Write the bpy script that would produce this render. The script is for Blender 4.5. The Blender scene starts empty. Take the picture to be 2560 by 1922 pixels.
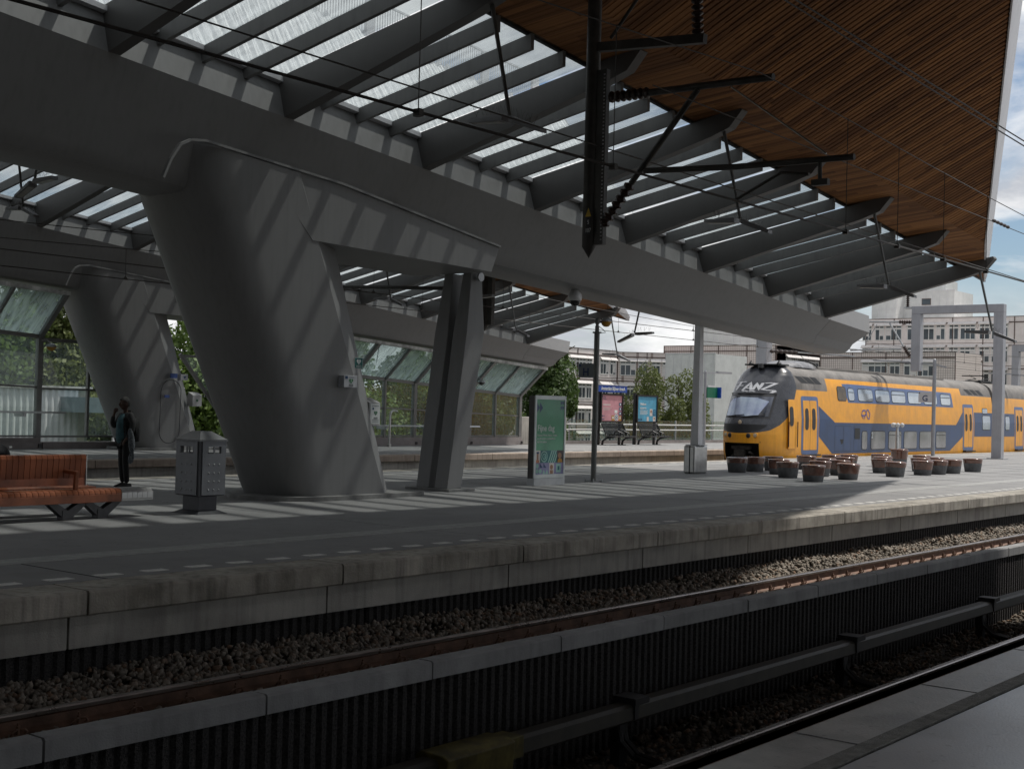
import bpy, bmesh, math, random
import numpy as np
from mathutils import Vector, Matrix
R_ = math.radians
random.seed(7); rng = np.random.default_rng(7)
SC = bpy.context.scene
COL = SC.collection

# ---------------------------------------------------------------- camera
cam = bpy.data.cameras.new('camera'); camo = bpy.data.objects.new('camera', cam); COL.objects.link(camo)
cam.sensor_width = 36.0; cam.lens = 46.65; cam.clip_end = 3000; cam.clip_start = 0.05
CAMR = [[0.62562,-0.029847,-0.779557],[-0.779688,0.00963,-0.626094],[0.026194,0.999508,-0.017247]]
camo.matrix_world = Matrix((CAMR[0]+[0.0], CAMR[1]+[0.0], CAMR[2]+[1.70], [0,0,0,1]))
SC.camera = camo

# ---------------------------------------------------------------- sun, sky, exposure
SUN = Vector((0.5, -0.22, 1.0)).normalized()
EL = math.asin(SUN.z); AZ = math.atan2(SUN.x, SUN.y)
sun = bpy.data.lights.new('sun', 'SUN'); sun.energy = 3.7; sun.angle = R_(1.8); sun.color = (1, .95, .88)
suno = bpy.data.objects.new('sun', sun); COL.objects.link(suno)
suno.rotation_euler = (-SUN).to_track_quat('-Z', 'Y').to_euler()
W = bpy.data.worlds.new('World'); SC.world = W; W.use_nodes = True
nt = W.node_tree; N = nt.nodes; L = nt.links; N.clear()
wo = N.new('ShaderNodeOutputWorld'); bg = N.new('ShaderNodeBackground'); L.new(bg.outputs[0], wo.inputs[0])
sky = N.new('ShaderNodeTexSky'); sky.sky_type = 'NISHITA'; sky.sun_disc = False
sky.sun_elevation = EL; sky.sun_rotation = AZ; sky.air_density = 1.0; sky.dust_density = .4; sky.ozone_density = 2.5
tc = N.new('ShaderNodeTexCoord'); mp = N.new('ShaderNodeMapping'); mp.inputs['Scale'].default_value = (1.6, 1.6, 4.2)
mp.inputs['Location'].default_value = (0.35, 0.1, 0.42)
L.new(tc.outputs['Generated'], mp.inputs[0])
cn = N.new('ShaderNodeTexNoise'); cn.inputs['Scale'].default_value = 2.6; cn.inputs['Detail'].default_value = 9; cn.inputs['Roughness'].default_value = .56
cn.inputs['Distortion'].default_value = .35
L.new(mp.outputs[0], cn.inputs['Vector'])
cr = N.new('ShaderNodeValToRGB'); cr.color_ramp.elements[0].position = .36; cr.color_ramp.elements[1].position = .50
L.new(cn.outputs['Fac'], cr.inputs[0])
cn2 = N.new('ShaderNodeTexNoise'); cn2.inputs['Scale'].default_value = 5.5; cn2.inputs['Detail'].default_value = 8; cn2.inputs['Roughness'].default_value = .6
L.new(mp.outputs[0], cn2.inputs['Vector'])
cc = N.new('ShaderNodeValToRGB'); cc.color_ramp.elements[0].position = .38; cc.color_ramp.elements[0].color = (6.6, 6.9, 7.5, 1)
cc.color_ramp.elements[1].position = .60; cc.color_ramp.elements[1].color = (11.8, 11.8, 11.8, 1)
L.new(cn2.outputs['Fac'], cc.inputs[0])
mx = N.new('ShaderNodeMix'); mx.data_type = 'RGBA'
sx_ = N.new('ShaderNodeSeparateXYZ'); L.new(tc.outputs['Generated'], sx_.inputs[0])
hz = N.new('ShaderNodeMapRange'); hz.interpolation_type = 'SMOOTHSTEP'; hz.inputs[1].default_value = .02; hz.inputs[2].default_value = .12; hz.inputs[3].default_value = 1; hz.inputs[4].default_value = 0
L.new(sx_.outputs[2], hz.inputs[0])
mxm = N.new('ShaderNodeMath'); mxm.operation = 'MAXIMUM'; L.new(cr.outputs[0], mxm.inputs[0]); L.new(hz.outputs[0], mxm.inputs[1])
L.new(mxm.outputs[0], mx.inputs[0]); L.new(sky.outputs[0], mx.inputs[6]); L.new(cc.outputs[0], mx.inputs[7])
L.new(mx.outputs[2], bg.inputs[0]); bg.inputs[1].default_value = 0.085
vs = SC.view_settings; vs.view_transform = 'Standard'; vs.look = 'None'; vs.exposure = 0.0; vs.gamma = 1.0; vs.use_curve_mapping = False
cy = SC.cycles
cy.use_denoising = True; cy.max_bounces = 10; cy.diffuse_bounces = 4; cy.glossy_bounces = 4; cy.transparent_max_bounces = 24; cy.transmission_bounces = 6
cy.sample_clamp_indirect = 6.0; cy.caustics_reflective = False; cy.caustics_refractive = False

# ---------------------------------------------------------------- materials
MATS = {}
def mat(name, col, rough=.6, metal=0., var=.12, scale=3., bump=0., bscale=60., col2=None, dirt=0., streak=0., rnd=0., spec=.5, spots=0.):
    """painted / mineral surface: base colour, mottling, fine relief, optional vertical streaks and per-object variation"""
    if name in MATS: return MATS[name]
    m = bpy.data.materials.new(name); m.use_nodes = True; t = m.node_tree; n = t.nodes; l = t.links
    b = n['Principled BSDF']; b.inputs['Roughness'].default_value = rough; b.inputs['Metallic'].default_value = metal
    b.inputs['Specular IOR Level'].default_value = spec
    c = n.new('ShaderNodeTexCoord')
    no = n.new('ShaderNodeTexNoise'); no.inputs['Scale'].default_value = scale; no.inputs['Detail'].default_value = 8; no.inputs['Roughness'].default_value = .62
    l.new(c.outputs['Object'], no.inputs['Vector'])
    c2 = col2 or tuple(max(0, x*(1-var*2.2)) for x in col)
    c1 = tuple(min(1, x*(1+var)) for x in col)
    r = n.new('ShaderNodeValToRGB'); r.color_ramp.elements[0].position = .3; r.color_ramp.elements[1].position = .7
    r.color_ramp.elements[0].color = (*c2, 1); r.color_ramp.elements[1].color = (*c1, 1)
    l.new(no.outputs['Fac'], r.inputs[0]); out = r.outputs[0]
    if streak > 0:
        mpn = n.new('ShaderNodeMapping'); mpn.inputs['Scale'].default_value = (5, 5, .35); l.new(c.outputs['Object'], mpn.inputs[0])
        s = n.new('ShaderNodeTexNoise'); s.inputs['Scale'].default_value = 2.2; s.inputs['Detail'].default_value = 6; l.new(mpn.outputs[0], s.inputs['Vector'])
        sr = n.new('ShaderNodeMapRange'); sr.inputs[1].default_value = .48; sr.inputs[2].default_value = .75; sr.inputs[3].default_value = 1; sr.inputs[4].default_value = 1-streak
        l.new(s.outputs['Fac'], sr.inputs[0])
        mm = n.new('ShaderNodeMix'); mm.data_type = 'RGBA'; mm.blend_type = 'MULTIPLY'; mm.inputs[0].default_value = 1
        l.new(out, mm.inputs[6]); l.new(sr.outputs[0], mm.inputs[7]); out = mm.outputs[2]
    if spots > 0:      # stains and trodden spots with a shape of their own
        for sc_, lo, hi, dk in ((1.1, .56, .66, 1-spots*.7), (9., .66, .70, 1-spots), (38., .69, .71, 1-spots)):
            s = n.new('ShaderNodeTexNoise'); s.inputs['Scale'].default_value = sc_; s.inputs['Detail'].default_value = 5 if sc_ < 5 else 2; l.new(c.outputs['Object'], s.inputs['Vector'])
            sr = n.new('ShaderNodeMapRange'); sr.inputs[1].default_value = lo; sr.inputs[2].default_value = hi; sr.inputs[3].default_value = 1; sr.inputs[4].default_value = dk; l.new(s.outputs['Fac'], sr.inputs[0])
            mm = n.new('ShaderNodeMix'); mm.data_type = 'RGBA'; mm.blend_type = 'MULTIPLY'; mm.inputs[0].default_value = 1; l.new(out, mm.inputs[6]); l.new(sr.outputs[0], mm.inputs[7]); out = mm.outputs[2]
    if rnd > 0:
        oi = n.new('ShaderNodeObjectInfo'); rr = n.new('ShaderNodeMapRange'); rr.inputs[3].default_value = 1-rnd; rr.inputs[4].default_value = 1+rnd
        l.new(oi.outputs['Random'], rr.inputs[0])
        mm = n.new('ShaderNodeMix'); mm.data_type = 'RGBA'; mm.blend_type = 'MULTIPLY'; mm.inputs[0].default_value = 1
        l.new(out, mm.inputs[6]); l.new(rr.outputs[0], mm.inputs[7]); out = mm.outputs[2]
    l.new(out, b.inputs['Base Color'])
    rv = n.new('ShaderNodeMapRange'); rv.inputs[3].default_value = max(.02, rough-.1); rv.inputs[4].default_value = min(1, rough+.12)
    l.new(no.outputs['Fac'], rv.inputs[0]); l.new(rv.outputs[0], b.inputs['Roughness'])
    if bump > 0:
        bn = n.new('ShaderNodeTexNoise'); bn.inputs['Scale'].default_value = bscale; bn.inputs['Detail'].default_value = 4; l.new(c.outputs['Object'], bn.inputs['Vector'])
        bu = n.new('ShaderNodeBump'); bu.inputs['Strength'].default_value = bump; bu.inputs['Distance'].default_value = .02
        l.new(bn.outputs['Fac'], bu.inputs['Height']); l.new(bu.outputs[0], b.inputs['Normal'])
    MATS[name] = m; return m
def glass(name, tint=(.9, .94, .93), gloss=.08, haze=0., rough=.02, hazecol=(.6, .65, .66)):
    """thin pane: lets light and view through, with a surface reflection and optional film of dirt"""
    m = bpy.data.materials.new(name); m.use_nodes = True; t = m.node_tree; n = t.nodes; l = t.links; n.clear()
    o = n.new('ShaderNodeOutputMaterial'); tr = n.new('ShaderNodeBsdfTransparent'); tr.inputs[0].default_value = (*tint, 1)
    g = n.new('ShaderNodeBsdfGlossy'); g.inputs['Roughness'].default_value = rough
    fr = n.new('ShaderNodeLayerWeight'); fr.inputs[0].default_value = .25
    mr = n.new('ShaderNodeMapRange'); mr.inputs[3].default_value = gloss*.5; mr.inputs[4].default_value = min(.9, gloss*5); l.new(fr.outputs['Fresnel'], mr.inputs[0])
    mix = n.new('ShaderNodeMixShader'); l.new(mr.outputs[0], mix.inputs[0])
    if haze > 0:
        d = n.new('ShaderNodeBsdfTranslucent'); d.inputs[0].default_value = (*hazecol, 1)
        c = n.new('ShaderNodeTexCoord'); mpn = n.new('ShaderNodeMapping'); mpn.inputs['Scale'].default_value = (7, 1, .8); l.new(c.outputs['Object'], mpn.inputs[0])
        no = n.new('ShaderNodeTexNoise'); no.inputs['Scale'].default_value = 1.5; no.inputs['Detail'].default_value = 7; l.new(mpn.outputs[0], no.inputs['Vector'])
        hr = n.new('ShaderNodeMapRange'); hr.inputs[1].default_value = .35; hr.inputs[2].default_value = .75; hr.inputs[3].default_value = haze*.5; hr.inputs[4].default_value = haze*1.5; l.new(no.outputs['Fac'], hr.inputs[0])
        hm = n.new('ShaderNodeMixShader'); l.new(hr.outputs[0], hm.inputs[0]); l.new(tr.outputs[0], hm.inputs[1]); l.new(d.outputs[0], hm.inputs[2])
        l.new(hm.outputs[0], mix.inputs[1])
    else: l.new(tr.outputs[0], mix.inputs[1])
    l.new(g.outputs[0], mix.inputs[2]); l.new(mix.outputs[0], o.inputs[0])
    MATS[name] = m; return m
def window_mat(name, col=(.03, .035, .04), rough=.06, spec=.9):
    return mat(name, col, rough, 0, .3, .8, spec=spec)

# ---------------------------------------------------------------- mesh helpers
class MB:
    def __init__(s): s.v = []; s.f = []; s.mi = []; s.cur = 0
    def poly(s, vs, fs):
        b = len(s.v); s.v += [tuple(p) for p in vs]; s.f += [tuple(b+i for i in f) for f in fs]; s.mi += [s.cur]*len(fs); return s
    def box(s, x0, x1, y0, y1, z0, z1):
        return s.poly([(x0,y0,z0),(x1,y0,z0),(x1,y1,z0),(x0,y1,z0),(x0,y0,z1),(x1,y0,z1),(x1,y1,z1),(x0,y1,z1)],
                      [(0,3,2,1),(4,5,6,7),(0,1,5,4),(1,2,6,5),(2,3,7,6),(3,0,4,7)])
    def hexa(s, p):   # 8 points, same order as box
        return s.poly(p, [(0,3,2,1),(4,5,6,7),(0,1,5,4),(1,2,6,5),(2,3,7,6),(3,0,4,7)])
    def bar(s, a, b, w, h, up=(0,0,1)):
        a = Vector(a); b = Vector(b); d = (b-a).normalized(); u = Vector(up)
        if abs(d.dot(u)) > .95: u = Vector((0,1,0)) if abs(d.y) < .9 else Vector((1,0,0))
        x = d.cross(u).normalized(); y = x.cross(d).normalized()
        q = [(-w/2,-h/2),(w/2,-h/2),(w/2,h/2),(-w/2,h/2)]
        return s.poly([a+x*i+y*j for i,j in q]+[b+x*i+y*j for i,j in q], [(0,1,2,3),(7,6,5,4),(0,4,5,1),(1,5,6,2),(2,6,7,3),(3,7,4,0)])
    def tube(s, pts, r, n=8, caps=True):
        pts = [Vector(p) for p in pts]; rs = r if isinstance(r, (list, tuple)) else [r]*len(pts)
        vs = []; fs = []; k = len(pts); px = None
        for i, p in enumerate(pts):
            d = (pts[min(i+1,k-1)]-pts[max(i-1,0)]).normalized()
            if px is None:
                u = Vector((0,0,1)) if abs(d.z) < .9 else Vector((1,0,0)); px = d.cross(u).normalized()
            else:
                px = (px-d*px.dot(d)); px = px.normalized() if px.length > 1e-6 else d.orthogonal().normalized()
            y = d.cross(px).normalized()
            vs += [p+(px*math.cos(2*math.pi*j/n)+y*math.sin(2*math.pi*j/n))*rs[i] for j in range(n)]
        for i in range(k-1):
            for j in range(n): fs.append((i*n+j, i*n+(j+1)%n, (i+1)*n+(j+1)%n, (i+1)*n+j))
        if caps: fs.append(tuple(range(n-1,-1,-1))); fs.append(tuple((k-1)*n+j for j in range(n)))
        return s.poly(vs, fs)
    def lathe(s, prof, c=(0,0,0), n=24, axis='z'):   # prof: (r, h)
        vs = []; fs = []; k = len(prof)
        for r, h in prof:
            for j in range(n):
                a = 2*math.pi*j/n; p = (r*math.cos(a), r*math.sin(a), h)
                if axis == 'x': p = (p[2], p[0], p[1])
                if axis == 'y': p = (p[0], p[2], p[1])
                vs.append((p[0]+c[0], p[1]+c[1], p[2]+c[2]))
        for i in range(k-1):
            for j in range(n): fs.append((i*n+j, i*n+(j+1)%n, (i+1)*n+(j+1)%n, (i+1)*n+j))
        fs.append(tuple(range(n-1,-1,-1))); fs.append(tuple((k-1)*n+j for j in range(n)))
        return s.poly(vs, fs)
    def prism(s, poly, a, b, axis='y'):   # polygon in the plane across axis, from a to b
        n = len(poly)
        def P(u, v, w): return {'y': (u, w, v), 'x': (w, u, v), 'z': (u, v, w)}[axis]
        vs = [P(u, v, a) for u, v in poly]+[P(u, v, b) for u, v in poly]
        fs = [tuple(range(n)), tuple(range(2*n-1, n-1, -1))]+[(i, i+n, (i+1)%n+n, (i+1)%n) for i in range(n)]
        return s.poly(vs, fs)
    def loft(s, rings, closed=True, caps=True):
        n = len(rings[0]); vs = [p for r in rings for p in r]; fs = []
        m = n if closed else n-1
        for i in range(len(rings)-1):
            for j in range(m): fs.append((i*n+j, i*n+(j+1)%n, (i+1)*n+(j+1)%n, (i+1)*n+j))
        if caps and closed: fs.append(tuple(range(n-1,-1,-1))); fs.append(tuple((len(rings)-1)*n+j for j in range(n)))
        return s.poly(vs, fs)
    def mesh(s, name, mats, origin=(0,0,0), smooth=None, fix=True):
        me = bpy.data.meshes.new(name); o = Vector(origin)
        me.from_pydata([tuple(Vector(p)-o) for p in s.v], [], s.f)
        for m in (mats if isinstance(mats, (list, tuple)) else [mats]): me.materials.append(m)
        if any(s.mi): me.polygons.foreach_set('material_index', s.mi)
        if fix:
            bm = bmesh.new(); bm.from_mesh(me); bmesh.ops.recalc_face_normals(bm, faces=bm.faces); bm.to_mesh(me); bm.free()
        if smooth is not None:
            me.polygons.foreach_set('use_smooth', [True]*len(me.polygons)); me.set_sharp_from_angle(angle=R_(smooth))
        me.update(); return me
    def build(s, name, mats, parent=None, smooth=None, bevel=0., fix=True, origin=None):
        base = Vector(parent_base(parent)) if parent is not None else (Vector(origin) if origin else Vector((0,0,0)))
        me = s.mesh(name, mats, base, smooth, fix)
        o = bpy.data.objects.new(name, me); COL.objects.link(o)
        if parent is not None: o.parent = parent
        else: o.location = base
        if bevel > 0:
            b = o.modifiers.new('bevel', 'BEVEL'); b.width = bevel; b.segments = 2; b.limit_method = 'ANGLE'; b.angle_limit = R_(35)
        return o
BASE = {}
def parent_base(p):
    v = Vector((0,0,0))
    while p is not None: v += p.location; p = p.parent
    return v
def tag(o, label=None, cat=None, group=None, kind=None):
    if label: o['label'] = label
    if cat: o['category'] = cat
    if group: o['group'] = group
    if kind: o['kind'] = kind
    return o
def thing(name, loc, label, cat, group=None):
    o = bpy.data.objects.new(name, None); COL.objects.link(o); o.location = loc; o.empty_display_size = .2
    return tag(o, label, cat, group)
def struct(name, mb, m, **k):
    o = mb.build(name, m, **k); o['kind'] = 'structure'; return o
def inst(me, name, parent=None, loc=(0,0,0), rot=None, scale=None):
    o = bpy.data.objects.new(name, me); COL.objects.link(o)
    if parent is not None: o.parent = parent
    o.location = loc
    if rot: o.rotation_euler = rot
    if scale: o.scale = scale
    return o
def kids(o): return [c for c in COL.objects if c.parent == o]
CHILD = None
def copy_tree(o, parent=None):
    global CHILD
    if CHILD is None or True:
        CHILD = {}
        for c in COL.objects:
            if c.parent: CHILD.setdefault(c.parent.name, []).append(c)
    def rec(a, p):
        c = a.copy(); COL.objects.link(c)
        if p is not None: c.parent = p
        for ch in CHILD.get(a.name, []): rec(ch, c)
        return c
    return rec(o, parent)
def text_mesh(txt, size, m, parent=None, loc=(0,0,0), rot=(R_(90),0,0), name='lettering', align='LEFT', bold=0., ext=.002, sx=1., wc=None):
    """flat lettering turned into a mesh; text faces -Y by default"""
    cu = bpy.data.curves.new('t', 'FONT'); cu.body = txt; cu.size = size; cu.extrude = ext; cu.align_x = align; cu.offset = bold; cu.resolution_u = 3
    if wc: cu.space_character = wc
    ob = bpy.data.objects.new('t', cu); COL.objects.link(ob)
    dg = bpy.context.evaluated_depsgraph_get(); me = bpy.data.meshes.new_from_object(ob.evaluated_get(dg))
    bpy.data.objects.remove(ob); bpy.data.curves.remove(cu)
    me.name = name; me.materials.clear(); me.materials.append(m)
    o = bpy.data.objects.new(name, me); COL.objects.link(o)
    base = parent_base(parent) if parent is not None else Vector((0,0,0))
    if parent is not None: o.parent = parent
    o.location = Vector(loc)-base; o.rotation_euler = rot; o.scale = (sx,1,1)
    return o
# ---------------------------------------------------------------- shared materials
M_STEEL = mat('canopy paint', (.205,.205,.205), .5, 0, .045, .5, streak=.10)
M_STEELD = mat('rib paint', (.10,.097,.094), .5, 0, .05, .8, streak=.06)
M_BAR = mat('glazing bar paint', (.145,.145,.142), .5, 0, .08, 2.0, streak=.15)
M_GALV = mat('galvanised steel', (.42,.43,.44), .42, .55, .14, 6, .04, 150)
M_DARK = mat('dark metal', (.045,.045,.047), .5, .2, .2, 8)
M_BLACK = mat('black gap', (.012,.012,.012), .9, 0, .1, 4)
M_WIRE = mat('weathered wire', (.075,.07,.065), .5, .6, .2, 8)
M_FASC = mat('pale fascia', (.62,.62,.64), .5, 0, .06, 1.2, streak=.15)
M_CORR = mat('corrugated white sheet', (.66,.68,.70), .5, 0, .08, 1.0, streak=.12)
M_CONC = mat('edge concrete', (.43,.40,.35), .85, 0, .2, 1.7, .35, 45, col2=(.20,.185,.155), streak=.5)
M_CONC2 = mat('facing concrete', (.45,.43,.39), .85, 0, .16, 1.3, .25, 60, col2=(.29,.275,.25), streak=.3)
M_COP = mat('coping concrete', (.33,.33,.33), .85, 0, .14, 2.0, .25, 70, streak=.2, rnd=.08)
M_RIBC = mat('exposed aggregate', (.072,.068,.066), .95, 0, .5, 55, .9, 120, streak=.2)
M_RAIL = mat('rusty rail', (.22,.13,.09), .6, .25, .25, 5, .2, 60)
M_RAILT = mat('worn rail head', (.42,.38,.36), .28, .9, .12, 3)
M_GLASSR = glass('roof glass', (.72,.745,.75), .03, .12, hazecol=(.85,.9,.92))
M_BROKE = None
def timber_mat():
    m = bpy.data.materials.new('timber slats'); m.use_nodes = True; t = m.node_tree; n = t.nodes; l = t.links; b = n['Principled BSDF']
    b.inputs['Roughness'].default_value = .8; b.inputs['Specular IOR Level'].default_value = .25
    c = n.new('ShaderNodeTexCoord'); sp = n.new('ShaderNodeSeparateXYZ'); l.new(c.outputs['Object'], sp.inputs[0])
    def math_(op, a, bb=None):
        k = n.new('ShaderNodeMath'); k.operation = op
        for i, q in enumerate((a, bb)):
            if q is None: continue
            if isinstance(q, (int, float)): k.inputs[i].default_value = q
            else: l.new(q, k.inputs[i])
        return k.outputs[0]
    fx = math_('FLOOR', math_('DIVIDE', sp.outputs[0], .14))
    w1 = n.new('ShaderNodeTexWhiteNoise'); w1.noise_dimensions = '1D'; l.new(fx, w1.inputs['W'])
    fy = math_('FLOOR', math_('ADD', math_('MULTIPLY', sp.outputs[1], .42), math_('MULTIPLY', w1.outputs['Value'], 9)))
    cb = n.new('ShaderNodeCombineXYZ'); l.new(fx, cb.inputs[0]); l.new(fy, cb.inputs[1])
    w2 = n.new('ShaderNodeTexWhiteNoise'); w2.noise_dimensions = '2D'; l.new(cb.outputs[0], w2.inputs['Vector'])
    mp_ = n.new('ShaderNodeMapping'); mp_.inputs['Scale'].default_value = (30, .9, 10); l.new(c.outputs['Object'], mp_.inputs[0])
    gn = n.new('ShaderNodeTexNoise'); gn.inputs['Scale'].default_value = 1.0; gn.inputs['Detail'].default_value = 7; l.new(mp_.outputs[0], gn.inputs['Vector'])
    f = math_('ADD', math_('MULTIPLY', w2.outputs['Value'], .50), math_('MULTIPLY', gn.outputs['Fac'], .5))
    r = n.new('ShaderNodeValToRGB'); e = r.color_ramp.elements
    e[0].position = .12; e[0].color = (.12,.05,.022,1); e[1].position = 1.0; e[1].color = (.52,.25,.095,1)
    k = e.new(.55); k.color = (.27,.125,.05,1)
    l.new(f, r.inputs[0]); l.new(r.outputs[0], b.inputs['Base Color'])
    return m
M_TIMB = timber_mat()

# ---------------------------------------------------------------- ground far below
g = MB().box(-800, 1500, -700, 1500, -7.0, -6.0); struct('ground', g, mat('far ground', (.10,.11,.07), .95, 0, .3, .05))
e = MB().box(-60, 130, -30, 41.5, -5.9, -1.62); struct('track_embankment', e, mat('embankment', (.075,.07,.062), .95, 0, .3, 1.0))

# ---------------------------------------------------------------- island platform
AX = 17.9
PAVE = mat('platform paving', (.265,.263,.26), .88, 0, .12, .55, .22, 130, col2=(.205,.205,.205), spots=.22)
plat = MB().box(-40, 112, 10.72, 23.4, -.25, 0.0)
P1 = struct('platform', plat, PAVE)
cap_x = [6.78-3.075*k for k in range(14, 0, -1)]+[6.78+3.075*k for k in range(0, 34)]
def edge_units(root, ylip, sgn, name='edge_unit', m=M_CONC, xs=cap_x):
    """precast edge units with a nosing that overhangs; sgn=+1: platform lies at greater Y"""
    for i in range(len(xs)-1):
        a, b = xs[i]+.012, xs[i+1]-.012
        y0, y1 = ylip, ylip+sgn*.56
        s = MB().prism([(y0, -.02), (y0+sgn*.02, 0.003), (y1, 0.003), (y1, -.215), (y0+sgn*.02, -.215), (y0, -.20)], a, b, 'x')
        s.build(name, m, root)
edge_units(P1, 10.13, 1)
pj = [-40, -3.1, .0, 3.0, 6.72, 9.82, 12.89, 15.93]+[15.93+3.07*k for k in range(1, 32)]
for i in range(len(pj)-1):
    MB().box(pj[i]+.012, pj[i+1]-.012, 10.33, 10.50, -.53, -.217).build('facing_panel', M_CONC2, P1)
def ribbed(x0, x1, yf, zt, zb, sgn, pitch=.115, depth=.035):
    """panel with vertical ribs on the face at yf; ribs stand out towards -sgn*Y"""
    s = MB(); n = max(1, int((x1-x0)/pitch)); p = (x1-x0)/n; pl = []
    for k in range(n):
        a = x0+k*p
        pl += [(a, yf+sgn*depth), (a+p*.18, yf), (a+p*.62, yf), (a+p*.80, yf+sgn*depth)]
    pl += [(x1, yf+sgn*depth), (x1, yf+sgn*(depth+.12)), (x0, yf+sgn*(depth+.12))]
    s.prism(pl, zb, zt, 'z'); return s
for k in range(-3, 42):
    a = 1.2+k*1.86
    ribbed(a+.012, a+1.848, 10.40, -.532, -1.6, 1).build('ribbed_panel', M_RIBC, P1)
edge_units(P1, 23.95, -1, xs=cap_x)
MB().box(-40, 112, 23.2, 23.6, -1.6, -.217).build('back_wall', M_CONC2, P1)
# markings: white dashes, tactile strip, joints
WHITE = mat('worn white marking', (.74,.73,.70), .8, 0, .2, 9, .1, 90)
dash = MB().box(-.133, .133, -.065, .065, 0, .004).mesh('edge_marking', WHITE)
x = 6.995-.532*9
while x < 75: 
    inst(dash, 'edge_marking', P1, (x, 10.94, 0.0005)); x += .532
for k in range(44): inst(dash, 'edge_marking', P1, (14.0+k*1.06, 23.1, 0.0005))
MB().box(-30, 112, 12.16, 12.58, 0, .005).build('tactile_strip', mat('pale tactile tiles', (.37,.37,.36), .85, 0, .12, 7, .6, 60), P1)
MB().box(-30, 112, 22.2, 22.6, 0, .005).build('tactile_strip', MATS['pale tactile tiles'], P1)
JNT = mat('pale joint', (.36,.36,.36), .8, 0, .2, 8); JND = mat('dark joint', (.07,.07,.07), .9, 0, .2, 8)
for xx in (3.2, 7.35, 13.5, 19.1, 22.4, 29.0, 36.2, 43, 50): 
    MB().box(xx, xx+.018, 10.70, 23.38, 0, .0035).build('pale_joint', JNT if xx > 8 else JND, P1)
for yy, x0, x1 in ((17.52, 8, 60), (14.9, 30, 60), (20.1, 20, 60), (16.2, 5, 12)):
    MB().box(x0, x1, yy, yy+.02, 0, .003).build('pale_joint', JNT, P1)
for k in range(10): 
    MB().box(38+k*2.4, 38.012+k*2.4, 12.6, 22.2, 0, .002).build('pale_joint', JND, P1)
for k in range(4): MB().box(24, 75, 13.6+k*1.2, 13.612+k*1.2, 0, .0025).build('pale_joint', JND, P1)

# ---------------------------------------------------------------- canopy over the island platform
def zc(X): return 6.73-.094*(X-11.39)
def zg(X): return zc(X)+.72-.0067*(X-11.39)
def zb(X): return 5.04-.057*(X-12.3)
def zglass(X, Y): return 11.73-.097*X-.189*Y
def zlow(X, Y): return 9.28-.097*X+.10*(13.1-Y)          # lower soffit, near side
def zupp(X, Y): return 9.28+.138-.097*X+.50*(11.72-Y)     # upper soffit
CAN = thing('platform_canopy', (14, AX, 0), 'grey steel and glass canopy with timber soffit, over the island platform with the stools', 'canopy', 'platform canopies')
def beam_ring(X, sh=0.):
    b, c, t = zb(X), zc(X), zg(X); d = c-b
    pr = [(-.30, b), (-.46, b+.02), (-.56, b+.075), (-.625, b+.17), (-.67, b+.30), (-1.1, c), (-.9, t), (.9, t), (1.1, c), (.67, b+.30), (.625, b+.17), (.56, b+.075), (.46, b+.02), (.30, b)]
    return [(X+sh*(z-b)/max(.1, t-b), AX+y, z) for y, z in pr]
xs_b = [-22, -10, 0, 8, 14, 20, 26, 31, 35.5]
MB().loft([beam_ring(x_) for x_ in xs_b]).build('box_beam', M_STEEL, CAN, smooth=22)
MB().loft([beam_ring(35.512), beam_ring(37.75, .85)]).build('beam_nose', M_STEEL, CAN, smooth=22)
RX = [11.4+3.405*(i-1) for i in range(-4, 9)]
def side_y(s, y): return AX+s*(AX-y) if s > 0 else y       # mirror the camera-side distances to the far side
for s in (-1, 1):
    for X in RX:
        tt = .11
        pts = [(side_y(s,16.82), zc(X)+.004), (side_y(s,17.02), zg(X)-.01), (side_y(s,12.06), zglass(X,12.06)-.02), (side_y(s,12.02), zglass(X,12.0)-.09), (side_y(s,12.28), zglass(X,12.2)-.35), (side_y(s,12.7), zglass(X,12.7)-.40)]
        MB().prism(pts, X-tt, X+tt, 'x').build('rib', M_STEELD, CAN)
    for i in range(len(RX)-1):
        for k in range(4):
            x0 = RX[i]+(RX[i+1]-RX[i])*k/4; x1 = RX[i]+(RX[i+1]-RX[i])*(k+1)/4
            if k > 0:
                p = [(side_y(s,17.03), zglass(x0,17.03)-.02), (side_y(s,13.02), zglass(x0,13.02)-.02), (side_y(s,13.02), zglass(x0,13.02)-.27), (side_y(s,17.0), zglass(x0,17.0)-.27)]
                MB().prism(p, x0-.04, x0+.04, 'x').build('glazing_bar', M_BAR, CAN)
            a, b = x0+(.0 if k else .10), x1-(.0 if k < 3 else .10)
            q = []
            for dz in (0, .012):
                for (xx, yy) in ((a, 17.0), (b, 17.0), (b, 13.05), (a, 13.05)): q.append((xx, side_y(s, yy), zglass(xx, yy)+dz+.01))
            MB().hexa(q).build('glass_pane', M_GLASSR, CAN)
            q = []
            for dz in (-.10, -.02):
                for (xx, yy) in ((a, 17.06), (b, 17.06), (b, 16.86), (a, 16.86)): q.append((xx, side_y(s, yy), zglass(xx, yy)+dz))
            MB().hexa(q).build('gutter_ledge', M_FASC, CAN)
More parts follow.
